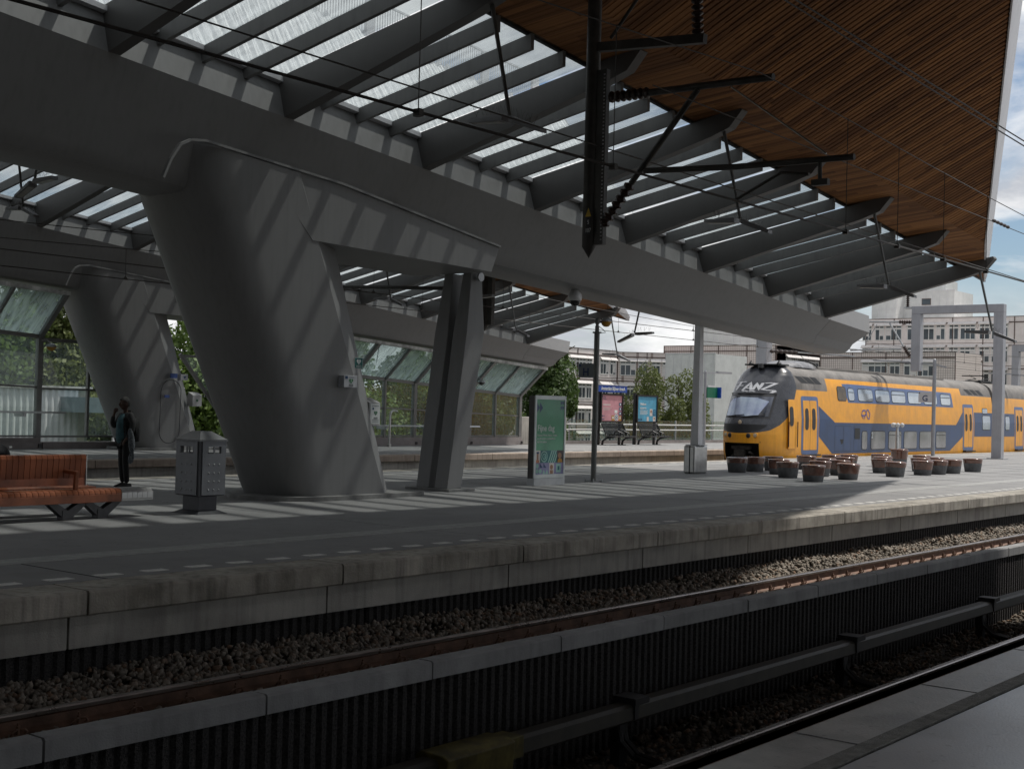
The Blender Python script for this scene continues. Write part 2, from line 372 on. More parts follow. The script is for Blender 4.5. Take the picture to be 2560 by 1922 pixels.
# timber soffit, camera side
def yedge_low(X): return 13.1 if X > 37.6 else 11.7+(X-33.5)*.341
def yedge_upp(X): return 7.8+(X-23.4)*.386
PIT = .14
SOF = MB().box(30, 30.2, 11.8, 12.0, zlow(30,12)+.10, zlow(30,12)+.14).build('timber_soffit', M_BLACK, CAN)
X = 37.5; 
while X > 9.0:
    w = .064; y1 = 13.1; y0 = max(11.74, yedge_low(X)+.02)
    if y1-y0 > .05:
        q = [(xx, yy, zlow(xx, yy)+dz+random.uniform(-.002,.002)) for dz in (0, .03) for (xx, yy) in ((X-w,y1),(X+w,y1),(X+w,y0),(X-w,y0))]
        MB().hexa(q).build('timber_board', M_TIMB, SOF)
    if X < 33.45:
        w = .049; y1 = 11.735; y0 = max(6.9, yedge_upp(X)+.02)
        q = [(xx, yy, zupp(xx, yy)+dz+random.uniform(-.003,.003)) for dz in (0, .035) for (xx, yy) in ((X-w,y1),(X+w,y1),(X+w,y0),(X-w,y0))]
        MB().hexa(q).build('timber_slat', M_TIMB, SOF)
    X -= PIT
fil = MB(); X = 37.5-.07-28*PIT
while X > 9.0:
    y1 = 11.735; y0 = max(10.95+random.uniform(-.28,.16), yedge_upp(X)+.03); w = .0205
    if y1-y0 > .1: fil.hexa([(xx, yy, zupp(xx, yy)+dz) for dz in (.012, .035) for (xx, yy) in ((X-w,y1),(X+w,y1),(X+w,y0),(X-w,y0))])
    X -= PIT
tag(fil.build('filler_strip', M_TIMB, SOF), kind='stuff')
# left continuation, out of the frame
far = MB(); X = 9.0
while X > -20:
    far.hexa([(xx, yy, zlow(xx, yy)+dz) for dz in (0,.03) for (xx, yy) in ((X-.06,13.1),(X+.06,13.1),(X+.06,11.74),(X-.06,11.74))])
    far.hexa([(xx, yy, zupp(xx, yy)+dz) for dz in (0,.03) for (xx, yy) in ((X-.05,11.7),(X+.05,11.7),(X+.05,6.9),(X-.05,6.9))]); X -= PIT
tag(far.build('timber_slat', M_TIMB, SOF), kind='stuff')
# roof deck above the slats, its raked end closed by a pale fascia
def ztop(X, Y): return 9.28-.097*X+.13+.62*(13.1-Y)
XL = -22
bot = [(XL,13.14),(37.55,13.14),(33.48,11.71),(21.85,7.2),(XL,7.2)]
def zbot(X, Y): return (zlow(X,Y) if Y > 11.705 else zupp(X,Y))+.07
v = [(x_,y_,zbot(x_,y_)) for x_,y_ in bot]+[(XL,11.71,zbot(XL,11.71))]+[(x_,y_,ztop(x_,y_)) for x_,y_ in bot]
# 0..4 bottom ring, 5 left seam, 6..10 top ring
MB().poly(v, [(0,5,2,1),(5,4,3,2),(6,7,8,9,10),(0,6,10,4,5),(0,1,7,6),(4,10,9,3)]).build('roof_deck', M_BLACK, CAN, fix=False)
def fasc(a, b, za, zb2, ta, tb):
    """strip closing the raked end, standing 6 cm proud"""
    a = Vector((a[0],a[1],0)); b = Vector((b[0],b[1],0)); d = (b-a).normalized(); nrm = Vector((d.y,-d.x,0))
    if nrm.x < 0: nrm = -nrm
    oa = nrm*(.06+.20*(ta-za)); ob = nrm*(.06+.20*(tb-zb2)); e = nrm*.03
    return MB().hexa([(*(a).xy, za), (*(b).xy, zb2), (*(b+e).xy, zb2), (*(a+e).xy, za), (*(a).xy, ta), (*(b).xy, tb), (*(b+ob).xy, tb), (*(a+oa).xy, ta)])
fasc((37.56,13.14),(33.49,11.71), zlow(37.56,13.14)-.03, zlow(33.49,11.71)-.03, ztop(37.56,13.14)+.02, ztop(33.49,11.71)+.02).build('fascia', M_FASC, CAN)
fasc((33.48,11.705),(21.9,7.22), zupp(33.48,11.7)-.03, zupp(21.9,7.22)-.03, ztop(33.48,11.7)+.02, ztop(21.9,7.22)+.02).build('fascia', M_FASC, CAN)
MB().hexa([(XL,13.10,zlow(XL,13.1)-.03),(37.6,13.10,zlow(37.6,13.1)-.03),(37.6,13.16,zlow(37.6,13.16)-.03),(XL,13.16,zlow(XL,13.16)-.03),(XL,13.10,zlow(XL,13.1)+.05),(37.6,13.10,zlow(37.6,13.1)+.05),(37.6,13.16,zlow(37.6,13.16)+.05),(XL,13.16,zlow(XL,13.16)+.05)]).build('edge_trim', M_DARK, CAN)
# far-side deck of corrugated sheet with a walkway railing on its ridge
def zcor(X, Y):
    f_ = (Y-22.7)/3.7; return (9.30-.097*X)*(1-f_)+(14.0-.0737*X)*f_
def xend(Y): return 37.6-(Y-22.7)*.65
rows = [22.7, 23.0, 23.3, 23.6, 23.9, 24.2, 24.5, 24.8, 25.1, 25.4, 25.7, 26.0, 26.4]
cor = MB(); xsC = np.arange(-6, 37.6, .062); ring = []
for yy in rows:
    wob = .06*math.sin(yy*9)
    ring.append([(min(x_, xend(yy)), yy, zcor(x_, yy)+.07*math.sin(2*math.pi*(x_+wob)/.38)) for x_ in xsC])
cor.loft(ring, closed=False)
cor.build('corrugated_deck', M_CORR, CAN, fix=False)
sof2 = [(-6,22.7),(37.5,22.7),(35.1,26.4),(-6,26.4)]
MB().hexa([(x_,y_,9.2-.097*x_+.35*(y_-22.7)) for x_,y_ in sof2]+[(x_,y_,zcor(x_,y_)-.9) for x_,y_ in sof2]).build('far_soffit', M_TIMB, CAN)
RAILG = thing('roof_railing', (20, 26.3, zcor(20,26.3)), 'white mesh railing along the ridge of the corrugated roof, seen through the glass', 'railing')
rl = MB(); xx = 6.0
while xx < 33.6: rl.box(xx-.012, xx+.012, 26.28, 26.30, zcor(xx,26.3), zcor(xx,26.3)+1.0); xx += .1
tag(rl.build('infill_bar', M_FASC, RAILG), kind='stuff')
for k in range(12):
    xx = 6.0+k*2.5; MB().box(xx-.16, xx+.16, 26.24, 26.34, zcor(xx,26.3)-.05, zcor(xx,26.3)+1.02).build('post', M_FASC, RAILG)
MB().bar((6,26.29,zcor(6,26.3)+1.02),(33.6,26.29,zcor(33.6,26.3)+1.02),.06,.05).build('top_rail', M_FASC, RAILG)

# ---------------------------------------------------------------- raking leg and twin column
LEG = thing('canopy_leg', (15.6, AX, 0), 'broad raking boat-shaped leg with an arm, on the island platform beside the litter bin', 'column', 'raking canopy legs')
def leg_ring(z):
    yf = 17.0-.03*z; xl = 15.42-.467*z; xf = 17.55-.44*z; xb_ = 18.03-.345*z; rr = AX-yf; pts = []
    for k in range(13):
        a = R_(90+180*k/12); ca, sa = math.cos(a), math.sin(a); e_ = 2/2.7; pts.append((xl+rr*.85-rr*.85*abs(ca)**e_, AX+rr*math.copysign(abs(sa)**e_, sa), z))     # back to front around the bow
    pts += [(xl+rr+(xf-xl-rr)*.5, yf, z), (xf, yf, z), (xb_, 17.4, z), (xb_, 2*AX-17.4, z), (xf, 2*AX-yf, z)]
    return pts
def ztopleg(X): return float(np.interp(X, [12.3,12.5,12.66,12.84,13.12,16.1,20.45], [5.04,5.36,5.60,5.69,5.72,5.48,4.88]))
topr = []
for (x_, y_, z_) in leg_ring(5.0):
    zt = ztopleg(x_-.15); topr.append((x_-.467*(zt-5.0)*(.6 if x_ < 14 else 1), y_-(.02 if y_ < AX else -.02), zt))
MB().loft([leg_ring(z) for z in (0.04, 1.2, 2.4, 3.6, 4.4, 5.0)]+[topr]).build('shaft', M_STEEL, LEG, smooth=28)
arm = [(14.3,5.62),(16.1,5.48),(20.45,4.88),(20.38,4.70),(20.24,4.38),(15.45,4.46)]
MB().prism(arm, 16.855, 2*AX-16.855, 'y').build('arm', M_STEEL, LEG)
fl = MB(); top = [(12.34,5.06),(12.47,5.36),(12.64,5.62),(12.83,5.72),(13.12,5.755),(16.1,5.515),(20.46,4.905)]
for a, b in zip(top[:-1], top[1:]): fl.bar((a[0],16.845,a[1]), (b[0],16.845,b[1]), .07, .04)
fl.build('flange', M_STEEL, LEG)
bp = [(15.20+.95+1.25*math.cos(R_(90+180*k/16)), AX+1.12*math.sin(R_(90+180*k/16))) for k in range(17)]+[(18.42,16.84),(18.42,17.12),(18.72,17.12),(18.72,18.7),(18.42,18.7),(18.42,18.96)]
MB().prism(bp, 0.002, .075, 'z').build('base_plate', mat('base plate', (.24,.24,.235), .7, 0, .2, 4, .1), LEG)
TW = thing('twin_column', (19.9, 17.85, 0), 'slim pair of tapered steel columns carrying the arm end, left of the green poster totem', 'column', 'twin columns')
MB().box(19.62, 20.42, 17.28, 18.46, 0.002, .05).build('base_plate', MATS['base plate'], TW, bevel=.006)
for y0 in (17.40, 17.90):
    rg = []
    for z, a, b, yy0, yy1 in ((.05,19.70,20.12,0,.33),(3.2,20.17,20.72,.0,.36),(4.40,20.34,20.66,.06,.28)):
        rg.append([(a,y0+yy0,z),(b,y0+yy0,z),(b,y0+yy1,z),(a,y0+yy1,z)])
    MB().loft(rg).build('column_shaft', M_STEEL, TW, bevel=.012)
pv = MB().lathe([(.09,0),(.09,.05),(.05,.06),(.05,.09)], (20.5,17.33,4.32), 16, 'y'); pv.build('pivot_pin', M_GALV, TW)

# far canopy, leg and columns: copies 19 m farther out
OFF = Vector((10.6, 19.15, 0))
CAN2 = thing('platform_canopy', CAN.location+OFF, 'farther grey canopy with timber soffit, over the outer platform and its glass windscreens', 'canopy', 'platform canopies')
for ch in list(kids(CAN)):
    if ch.name.startswith(('corrugated', 'far_soffit')): continue
    c = ch.copy(); COL.objects.link(c); c.parent = CAN2
    if ch is SOF:
        fs = MB(); X = 37.5
        while X > 2:
            y0 = max(11.74, yedge_low(X)+.02)
            if y0 < 13.05: fs.hexa([(xx, yy, zlow(xx, yy)+dz) for dz in (0,.03) for (xx, yy) in ((X-.064,13.1),(X+.064,13.1),(X+.064,y0),(X-.064,y0))])
            if X < 33.45:
                y0 = max(6.9, yedge_upp(X)+.02); fs.hexa([(xx, yy, zupp(xx, yy)+dz) for dz in (0,.03) for (xx, yy) in ((X-.055,11.7),(X+.055,11.7),(X+.055,y0),(X-.055,y0))])
            X -= PIT
        me = fs.mesh('timber_slat', M_TIMB, (14, AX, 0)); o = inst(me, 'timber_slat', c); tag(o, kind='stuff')
LEG2 = copy_tree(LEG); LEG2.location = LEG.location+OFF; LEG2['label'] = 'broad raking boat-shaped leg with an oval door outline, behind the standing man'
TW2 = copy_tree(TW); TW2.location = TW.location+OFF; TW2['label'] = 'farther pair of slim tapered columns, mostly hidden behind the raking leg'

# roof over the camera's own platform, joining the island canopy along the ridge
def znr(X, Y): return 9.66+.12-.097*(X-21.8)-.50*(7.2-Y)
NR = thing('near_roof', (10, 2, 8), 'unseen timber roof over the near platform, meeting the island canopy at the ridge, its flat end added for shade', 'canopy')
nr = [(-22,7.18),(21.8,7.18),(33.0,-.1),(-22,-.1)]
MB().hexa([(x_,y_,znr(x_,y_)) for x_,y_ in nr]+[(x_,y_,znr(x_,y_)+.5) for x_,y_ in nr]).build('roof_deck', M_TIMB, NR)
MB().hexa([(-22,-.1,6.2),(33,-.1,5.2),(33,-10,5.2),(-22,-10,6.2),(-22,-.1,6.8),(33,-.1,5.8),(33,-10,5.8),(-22,-10,6.8)]).build('roof_deck', M_STEELD, NR)  # flat slab out of view, kept opaque and sized to limit fill light

HALL = thing('unseen_hall', (-40, 10, 0), 'unseen station hall beyond the left edge, added to darken that end', 'building')  # out-of-view hall volume, added to cut the sky light from the left
MB().box(-90,-9,-40,62,9.6,10.4).build('roof', M_STEELD, HALL); MB().box(-60,-59,-40,62,-6,9.6).build('end_wall', M_STEELD, HALL)
MB().box(-60,8,-40.5,-40,-6,9.6).build('side_wall', M_STEELD, HALL)
# ---------------------------------------------------------------- near platform
NP = struct('near_platform', MB().box(-30, 60, -14, 2.93, -.32, -.10), mat('near paving', (.40,.40,.41), .30, 0, .14, .9, .10, 60, spots=.3))
MB().box(-30, 60, 3.065, 3.455, -.32, -.10).build('edge_unit', mat('near edge stone', (.48,.47,.44), .38, 0, .2, 1.6, .15, 50, col2=(.20,.195,.18), spots=.35), NP, bevel=.008)
MB().box(-30, 60, 2.955, 3.06, -.32, -.094).build('tactile_strip', mat('tactile band', (.27,.265,.24), .75, 0, .2, 14, .6, 110), NP)
for xx in (1.2, 3.1, 5.0, 6.93, 8.8, 10.7): MB().box(xx, xx+.014, 2.95, 3.45, -.1, -.097).build('pale_joint', JNT, NP)

# ---------------------------------------------------------------- wall between the tracks
WALL = thing('retaining_wall', (10, 6.98, -1.4), 'dark ribbed retaining wall with grey coping stones between the two tracks', 'wall')
k0 = [4.35+1.675*k for k in range(-8, 26)]
for i in range(len(k0)-1):
    dz = random.uniform(-.004,.004); dy = random.uniform(-.006,.006)
    MB().prism([(6.90+dy,-.42),(6.90+dy,-.30+dz),(6.915+dy,-.285+dz),(7.05,-.285+dz),(7.05,-.42)], k0[i]+.009, k0[i+1]-.009, 'x').build('coping_stone', M_COP, WALL)
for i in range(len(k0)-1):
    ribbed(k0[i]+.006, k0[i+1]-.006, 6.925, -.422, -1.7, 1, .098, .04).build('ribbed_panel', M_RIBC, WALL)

# ---------------------------------------------------------------- rails
def rail(name, Y, zt, label, x0=-25, x1=110, parent=None):
    if parent is None: r = thing(name, (10, Y, zt-.16), label, 'rail')
    else:
        r = MB().prism([(Y-.010,zt-.04),(Y-.010,zt-.15),(Y+.010,zt-.15),(Y+.010,zt-.04)], x0, x1, 'x').build(name, M_RAIL, parent)
    MB().prism([(Y-.035,zt-.012),(Y-.028,zt),(Y+.028,zt),(Y+.035,zt-.012),(Y+.033,zt-.04),(Y-.033,zt-.04)], x0, x1, 'x').build('rail_head', M_RAILT, r)
    MB().prism([(Y-.033,zt-.04),(Y-.010,zt-.055),(Y-.010,zt-.125),(Y-.07,zt-.148),(Y-.07,zt-.16),(Y+.07,zt-.16),(Y+.07,zt-.148),(Y+.010,zt-.125),(Y+.010,zt-.055),(Y+.033,zt-.04)], x0, x1, 'x').build('rail_web', M_RAIL, r)
    return r
RN = rail('rail', 9.2, -.71, 'brown rail beside the island platform, just above the grey coping')
RN2 = rail('rail', 7.72, -.71, 'rail hidden behind the grey coping of the dividing wall')
LT = thing('lower_track', (10, 5.1, -1.35), 'lower track with a shiny rail on concrete sleepers, beside the near platform', 'track')
rail('rail', 5.80, -1.19, None, parent=LT); rail('rail', 4.36, -1.19, None, parent=LT)
clip = MB()
clip.box(-.06,.06,-.10,.06,-.012,.012)
clip.tube([(-.055,-.075,.0),(-.06,-.11,.035),(-.035,-.125,.055),(-.01,-.09,.05),(.0,-.06,.03)], .009, 6)
clip.tube([(.055,-.075,.0),(.06,-.11,.035),(.035,-.125,.055),(.01,-.09,.05),(.0,-.06,.03)], .009, 6)
clip.lathe([(.018,0),(.018,.075),(.010,.08),(.010,.10)], (0,-.085,0), 6)
cm = clip.mesh('rail_clip', M_RAIL)
x = 5.53-.519*6
while x < 42: inst(cm, 'rail_clip', RN, (x-10, 0.0, .006)); x += .519
SLP = mat('sleeper concrete', (.12,.11,.10), .9, 0, .25, 5, .3, 60)
sm = MB().hexa([(-.12,-.42,-.1),(.12,-.42,-.1),(.12,.42,-.1),(-.12,.42,-.1),(-.10,-.42,.0),(.10,-.42,.0),(.10,.40,.0),(-.10,.40,.0)]).mesh('sleeper', SLP)
x = 7.4
for k in range(34):
    inst(sm, 'sleeper', LT, (x-10, .70, -.002)); x += .636
# conductor rail: cover board on brackets
TR = thing('conductor_rail', (10, 6.45, -1.4), 'dark covered third rail on curved brackets along the ribbed wall', 'third rail')
M_CB = mat('cover board', (.050,.046,.035), .55, 0, .25, 4, streak=.15)
MB().prism([(6.38,-1.0),(6.36,-.98),(6.37,-.875),(6.40,-.85),(6.52,-.85),(6.55,-.875),(6.55,-1.0),(6.53,-1.0),(6.53,-.90),(6.40,-.90),(6.40,-1.0)], -20, 70, 'x').build('cover_board', M_CB, TR)
MB().box(-20, 70, 6.43, 6.50, -1.02, -.92).build('conductor', M_RAIL, TR)
brm = MB(); brm.box(-.11,.11,-.11,.13,.545,.60); brm.box(-.10,-.04,-.10,-.07,.42,.56)
brm.box(-.09,.03,.06,.16,.0,.56)
for w_ in (-.07,.01): brm.tube([(w_,.10,.35),(w_,.06,.2),(w_,-.08,.09),(w_,-.30,.06)], .03, 6)
bm_ = brm.mesh('bracket', M_DARK)
for k in range(-5, 10): inst(bm_, 'bracket', TR, (9.83+4.55*k-10, 0, 0))
MB().prism([(6.30,-1.06),(6.28,-.84),(6.34,-.815),(6.56,-.815),(6.60,-.85),(6.60,-1.06)], 7.2, 7.98, 'x').build('splice_cover', mat('yellowish cover', (.14,.115,.03), .6, 0, .4, 5, streak=.3), TR, bevel=.01)
MB().box(7.99, 8.16, 6.34, 6.56, -1.0, -.835).build('splice_cover', MATS['yellowish cover'], TR, bevel=.006)

# ---------------------------------------------------------------- ballast
def rocks(name, n, xr, yf, zf, smin, smax, m, dens=None):
    """n small angular stones in one mesh; yf / zf: y range and ground height"""
    base = np.array([(1,0,0),(-1,0,0),(0,1,0),(0,-1,0),(0,0,1),(0,0,-1),(.6,.6,.55),(-.6,.5,-.6)], float)
    fc = np.array([(0,6,4),(6,2,4),(2,1,4),(1,3,4),(3,0,4),(0,2,6),(0,5,2),(2,5,7),(2,7,1),(7,5,1),(1,5,3),(3,5,0)])
    xs = rng.uniform(*xr, n) if dens is None else dens(n)
    ys = rng.uniform(yf[0], yf[1], n); s = rng.uniform(smin, smax, (n,1))*rng.uniform(.6,1.25,(n,3))
    V = np.zeros((n,8,3)); ang = rng.uniform(0,6.28,(n,3))
    P = base[None]*s[:,None,:]*rng.uniform(.72,1.2,(n,8,1))
    def rot(P,a,i,j):
        c=np.cos(a)[:,None]; s_=np.sin(a)[:,None]; x=P[:,:,i]*c-P[:,:,j]*s_; y=P[:,:,i]*s_+P[:,:,j]*c; P=P.copy(); P[:,:,i]=x; P[:,:,j]=y; return P
    P = rot(rot(rot(P,ang[:,0],0,1),ang[:,1],1,2),ang[:,2],0,1)
    zs = zf(xs,ys)+rng.uniform(-.25,.5,n)*smax
    V = P+np.stack([xs,ys,zs],1)[:,None,:]
    F = (fc[None]+8*np.arange(n)[:,None,None]).reshape(-1,3)
    me = bpy.data.meshes.new(name); me.vertices.add(n*8); me.vertices.foreach_set('co', V.reshape(-1))
    me.loops.add(len(F)*3); me.polygons.add(len(F)); me.loops.foreach_set('vertex_index', F.reshape(-1).astype(np.int32))
    me.polygons.foreach_set('loop_start', np.arange(0,len(F)*3,3,dtype=np.int32)); me.polygons.foreach_set('loop_total', np.full(len(F),3,np.int32))
    at = me.attributes.new('tone','FLOAT','FACE'); at.data.foreach_set('value', np.repeat(rng.uniform(0,1,n),12).astype(np.float32))
    me.update(calc_edges=True); me.validate(); me.materials.append(m)
    o = bpy.data.objects.new(name, me); COL.objects.link(o); tag(o, kind='stuff'); return o
def ballast_mat(name, a, b):
    m = bpy.data.materials.new(name); m.use_nodes = True; t = m.node_tree; n = t.nodes; l = t.links
    at = n.new('ShaderNodeAttribute'); at.attribute_name = 'tone'
    r = n.new('ShaderNodeValToRGB'); e = r.color_ramp.elements; e[0].color = (*a,1); e[1].color = (*b,1)
    k = e.new(.78); k.color = (*(np.array(a)*.45+np.array(b)*.55),1)
    k = e.new(.9); k.color = (.24,.15,.095,1)
    l.new(at.outputs['Fac'], r.inputs[0]); l.new(r.outputs[0], n['Principled BSDF'].inputs['Base Color']); n['Principled BSDF'].inputs['Roughness'].default_value = .9
    return m
MBA = ballast_mat('ballast', (.16,.14,.115), (.44,.39,.33)); MBD = ballast_mat('old ballast', (.09,.076,.06), (.26,.22,.175))
def zn(x, y): return np.where(y > 9.2, -.90+(y-9.2)*.09+.03*np.sin(x*1.3)*np.sin(y*3+x*.7)+.04*np.clip((y-9.7),0,1), -.90)
def zm(x, y): return -1.40+.03*np.sin(x*1.7+y*2)
tb = struct('ballast_bed', MB().box(-40, 112, 7.0, 10.42, -1.62, -.905).box(-40, 112, 3.4, 6.96, -1.62, -1.42), mat('ballast bed', (.075,.066,.056), .95, 0, .35, 14, .8, 35))
lr = rng
def dens_n(n):  # denser near the camera
    u = lr.uniform(0,1,n); return 3.5+ (46-3.5)*u**1.5
rocks('ballast', 46000, None, (7.15,10.40), zn, .022, .046, MBA, dens_n)
rocks('ballast', 14000, (5.5,30), (4.5,6.93), zm, .024, .046, MBD)
w = MB(); w.poly([(-.09,-.05,0),(.0,-.07,.03),(.1,-.03,.0),(.08,.05,.04),(.0,.06,.07),(-.1,.05,.02),(0,0,.09)], [(0,1,6),(1,2,6),(2,3,6),(3,4,6),(4,5,6),(5,0,6)])
o = w.build('plastic_wrapper', mat('clear plastic litter', (.35,.36,.38), .2, 0, .3, 20), None); o.location = (8.75, 6.55, -1.34); tag(o, 'crumpled clear plastic wrapper on the ballast by the ribbed wall', 'litter')

# track behind the island platform (under the train) and the outer platform
tb2 = struct('ballast_bed', MB().box(-40, 125, 23.6, 30.9, -1.62, -.9), MATS['ballast bed'])
for yy, lb in ((24.9,'rail under the train nearest the island platform'), (26.35,'rail under the far wheels of the train'), (28.3,'empty track rail beyond the train'), (29.75,'rail next to the outer platform edge')):
    rail('rail', yy, -.71, lb)
P3 = struct('outer_platform', MB().box(-40, 125, 31.3, 41.0, -.25, 0), PAVE)
edge_units(P3, 30.75, 1, m=mat('warm edge concrete', (.40,.33,.27), .85, 0, .18, 1.2, .2, 45, streak=.3), xs=[q*1.35-30 for q in cap_x])
MB().box(-40, 125, 31.0, 31.2, -1.6, -.217).build('facing_panel', M_CONC2, P3)
MB().box(-40, 125, 30.55, 30.98, -1.0, -.62).build('ledge', M_CONC2, P3)
for k in range(40): inst(dash, 'edge_marking', P3, (20+k*1.06, 31.7, 0.0005))
MB().box(-40, 125, 32.9, 33.3, 0, .005).build('tactile_strip', MATS['pale tactile tiles'], P3)
# ================================================================ things on the island platform
M_WOOD = mat('red varnished wood', (.31,.10,.045), .30, 0, .22, 3, .05, 40, streak=.1, rnd=.10)
M_STAIN = mat('brushed steel', (.52,.52,.51), .32, .85, .12, 5)
M_LEGD = mat('bench leg casting', (.10,.10,.105), .5, .3, .2, 6)
# ---- bench
B = thing('bench', (9.2, 16.4, 0), 'slatted red wooden bench with steel end, beside the litter bin', 'bench')
def seat_prof(s, yf, yb):   # rounded nose at yf
    d = 1 if yb > yf else -1
    return [(yf+d*.005,.25),(yf,.27),(yf,.355),(yf+d*.018,.392),(yf+d*.05,.410),(yf+d*.10,.418),(yb,.405),(yb,.37),(yf+d*.10,.37),(yf+d*.04,.25)]
PITCH = .0866
for yf, yb in ((16.0, 16.40), (17.0, 16.62)):
    m1 = MB().prism(seat_prof(0, yf, yb), -.0395, .0395, 'x').mesh('seat_slat', M_WOOD, (0,0,0)); m2 = m1.copy(); m2.materials.clear(); m2.materials.append(M_STAIN)
    xx = 11.155
    while xx > 7.4: inst(m1, 'seat_slat', B, (xx-9.2, -16.4, 0)); xx -= PITCH
    if yf < 16.5:
        for k in range(6): inst(m2, 'end_slat', B, (11.245+k*.0845-9.2, -16.4, 0))
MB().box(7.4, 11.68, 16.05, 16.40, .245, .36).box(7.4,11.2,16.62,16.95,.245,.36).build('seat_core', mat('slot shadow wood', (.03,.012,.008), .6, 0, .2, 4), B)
MB().box(11.2, 11.735, 16.004, 16.40, .235, .37).build('end_fascia', M_STAIN, B, bevel=.008)
MB().box(7.4, 11.19, 15.994, 16.04, .232, .338).build('seat_fascia', M_WOOD, B, bevel=.004)
bs = MB().prism([(16.33,.47),(16.30,.83),(16.315,.872),(16.345,.885),(16.40,.885),(16.42,.86),(16.43,.47)], -.0395, .0395, 'x').mesh('backrest_slat', M_WOOD)
xx = 10.77
while xx > 7.4: inst(bs, 'backrest_slat', B, (xx-9.2, -16.4, 0)); xx -= PITCH
MB().prism([(16.322,.455),(16.322,.56),(16.345,.56),(16.345,.86),(16.39,.86),(16.42,.455)], 7.4, 10.81, 'x').build('backrest_core', M_WOOD, B)
MB().box(10.816,10.828,16.31,16.43,.45,.88).build('backrest_end', M_STAIN, B)
ar = MB(); ar.bar((10.50,16.34,.655),(10.50,16.06,.645),.062,.05); ar.bar((10.50,16.055,.668),(10.50,16.075,.415),.062,.05); ar.build('armrest', M_WOOD, B, bevel=.012)
for xl in (10.42, 10.97, 8.4):
    g_ = MB().box(xl-.085, xl+.085, 16.10, 16.24, .0, .13)
    for sx in (-1, 1): g_.prism([(xl+sx*.085,.04),(xl+sx*.0,.13),(xl+sx*.20,.245),(xl+sx*.33,.245)], 16.11, 16.23, 'y')
    g_.build('leg', M_LEGD, B)
# ---- litter bin
BIN = thing('litter_bin', (12.62, 16.08, 0), 'square grey litter bin with a hipped lid and studded panels, by the raking leg', 'litter bin')
M_BINL = mat('bin panel', (.165,.172,.185), .42, .35, .1, 3, .03, 90); M_BIND = mat('bin frame', (.055,.057,.065), .5, .2, .15, 5)
bx0, bx1, by0, by1 = 12.37, 12.87, 15.79, 16.36
cx, cy_ = (bx0+bx1)/2, (by0+by1)/2
MB().hexa([(bx0-.03,by0-.03,0),(bx1+.03,by0-.03,0),(bx1+.03,by1+.03,0),(bx0-.03,by1+.03,0),(bx0+.08,by0+.08,.055),(bx1-.08,by0+.08,.055),(bx1-.08,by1-.08,.055),(bx0+.08,by1-.08,.055)]).build('foot', M_BIND, BIN)
MB().box(bx0+.09, bx1-.09, by0+.09, by1-.09, .05, .28).build('pedestal', mat('bin pedestal', (.05,.05,.06), .45, .2, .15, 5), BIN)
MB().hexa([(bx0+.04,by0+.04,.262),(bx1-.04,by0+.04,.262),(bx1-.04,by1-.04,.262),(bx0+.04,by1-.04,.262),(bx0+.008,by0+.008,.285),(bx1-.008,by0+.008,.285),(bx1-.008,by1-.008,.285),(bx0+.008,by1-.008,.285)]).build('bottom_tray', M_BIND, BIN)
for px_, py_ in ((bx0,by0),(bx1,by0),(bx1,by1),(bx0,by1)):
    sx = 1 if px_ == bx0 else -1; sy = 1 if py_ == by0 else -1
    MB().box(*sorted((px_+sx*.012, px_+sx*.052)), *sorted((py_+sy*.012, py_+sy*.052)), .27, 1.085).build('corner_post', M_BIND, BIN)
def panel(axis, at, a0, a1, out):
    s = MB(); z0, z1, h0, h1 = .285, 1.075, .90, 1.0; w_ = a1-a0
    hs = [(a0+w_*.22, a0+w_*.47), (a0+w_*.53, a0+w_*.80)]
    rects = [(a0,a1,z0,h0),(a0,a1,h1,z1),(a0,hs[0][0],h0,h1),(hs[0][1],hs[1][0],h0,h1),(hs[1][1],a1,h0,h1)]
    for u0,u1,v0,v1 in rects:
        if axis == 'y': s.box(u0,u1,*sorted((at,at+out*.014)),v0,v1)
        else: s.box(*sorted((at,at+out*.014)),u0,u1,v0,v1)
    p = s.build('side_panel', M_BINL, BIN)
    st = MB()
    for i in range(3):
        for j in range(4):
            u = a0+w_*(.28+.22*i); v = .36+.125*j
            prof = [(.014,0),(.014,.006),(.009,.012),(.003,.014)]
            if axis == 'y': st.lathe([(r_,-h_ if out < 0 else h_) for r_,h_ in prof], (u,at+out*.012,v), 8, 'y')
            else: st.lathe([(r_,-h_ if out < 0 else h_) for r_,h_ in prof], (at+out*.012,u,v), 8, 'x')
    st.build('stud', M_GALV, p, smooth=40)
panel('y', by0+.014, bx0+.055, bx1-.012, -1); panel('y', by1-.014, bx0+.055, bx1-.055, 1)
panel('x', bx0+.014, by0+.055, by1-.012, -1); panel('x', bx1-.014, by0+.055, by1-.055, 1)
MB().box(bx0+.06,bx1-.06,by0+.06,by1-.06,.29,.86).build('liner', M_BLACK, BIN)
lid = MB().hexa([(bx0-.012,by0-.012,1.078),(bx1+.012,by0-.012,1.078),(bx1+.012,by1+.012,1.078),(bx0-.012,by1+.012,1.078),(bx0-.012,by0-.012,1.105),(bx1+.012,by0-.012,1.105),(bx1+.012,by1+.012,1.105),(bx0-.012,by1+.012,1.105)])
lid.poly([(bx0-.01,by0-.01,1.105),(bx1+.01,by0-.01,1.105),(bx1+.01,by1+.01,1.105),(bx0-.01,by1+.01,1.105),(cx-.10,cy_-.1,1.225),(cx+.10,cy_-.1,1.225),(cx+.10,cy_+.1,1.225),(cx-.10,cy_+.1,1.225)],[(0,1,5,4),(1,2,6,5),(2,3,7,6),(3,0,4,7),(4,5,6,7)])
lid.build('lid', mat('bin lid', (.15,.155,.16), .45, .3, .12, 4), BIN)
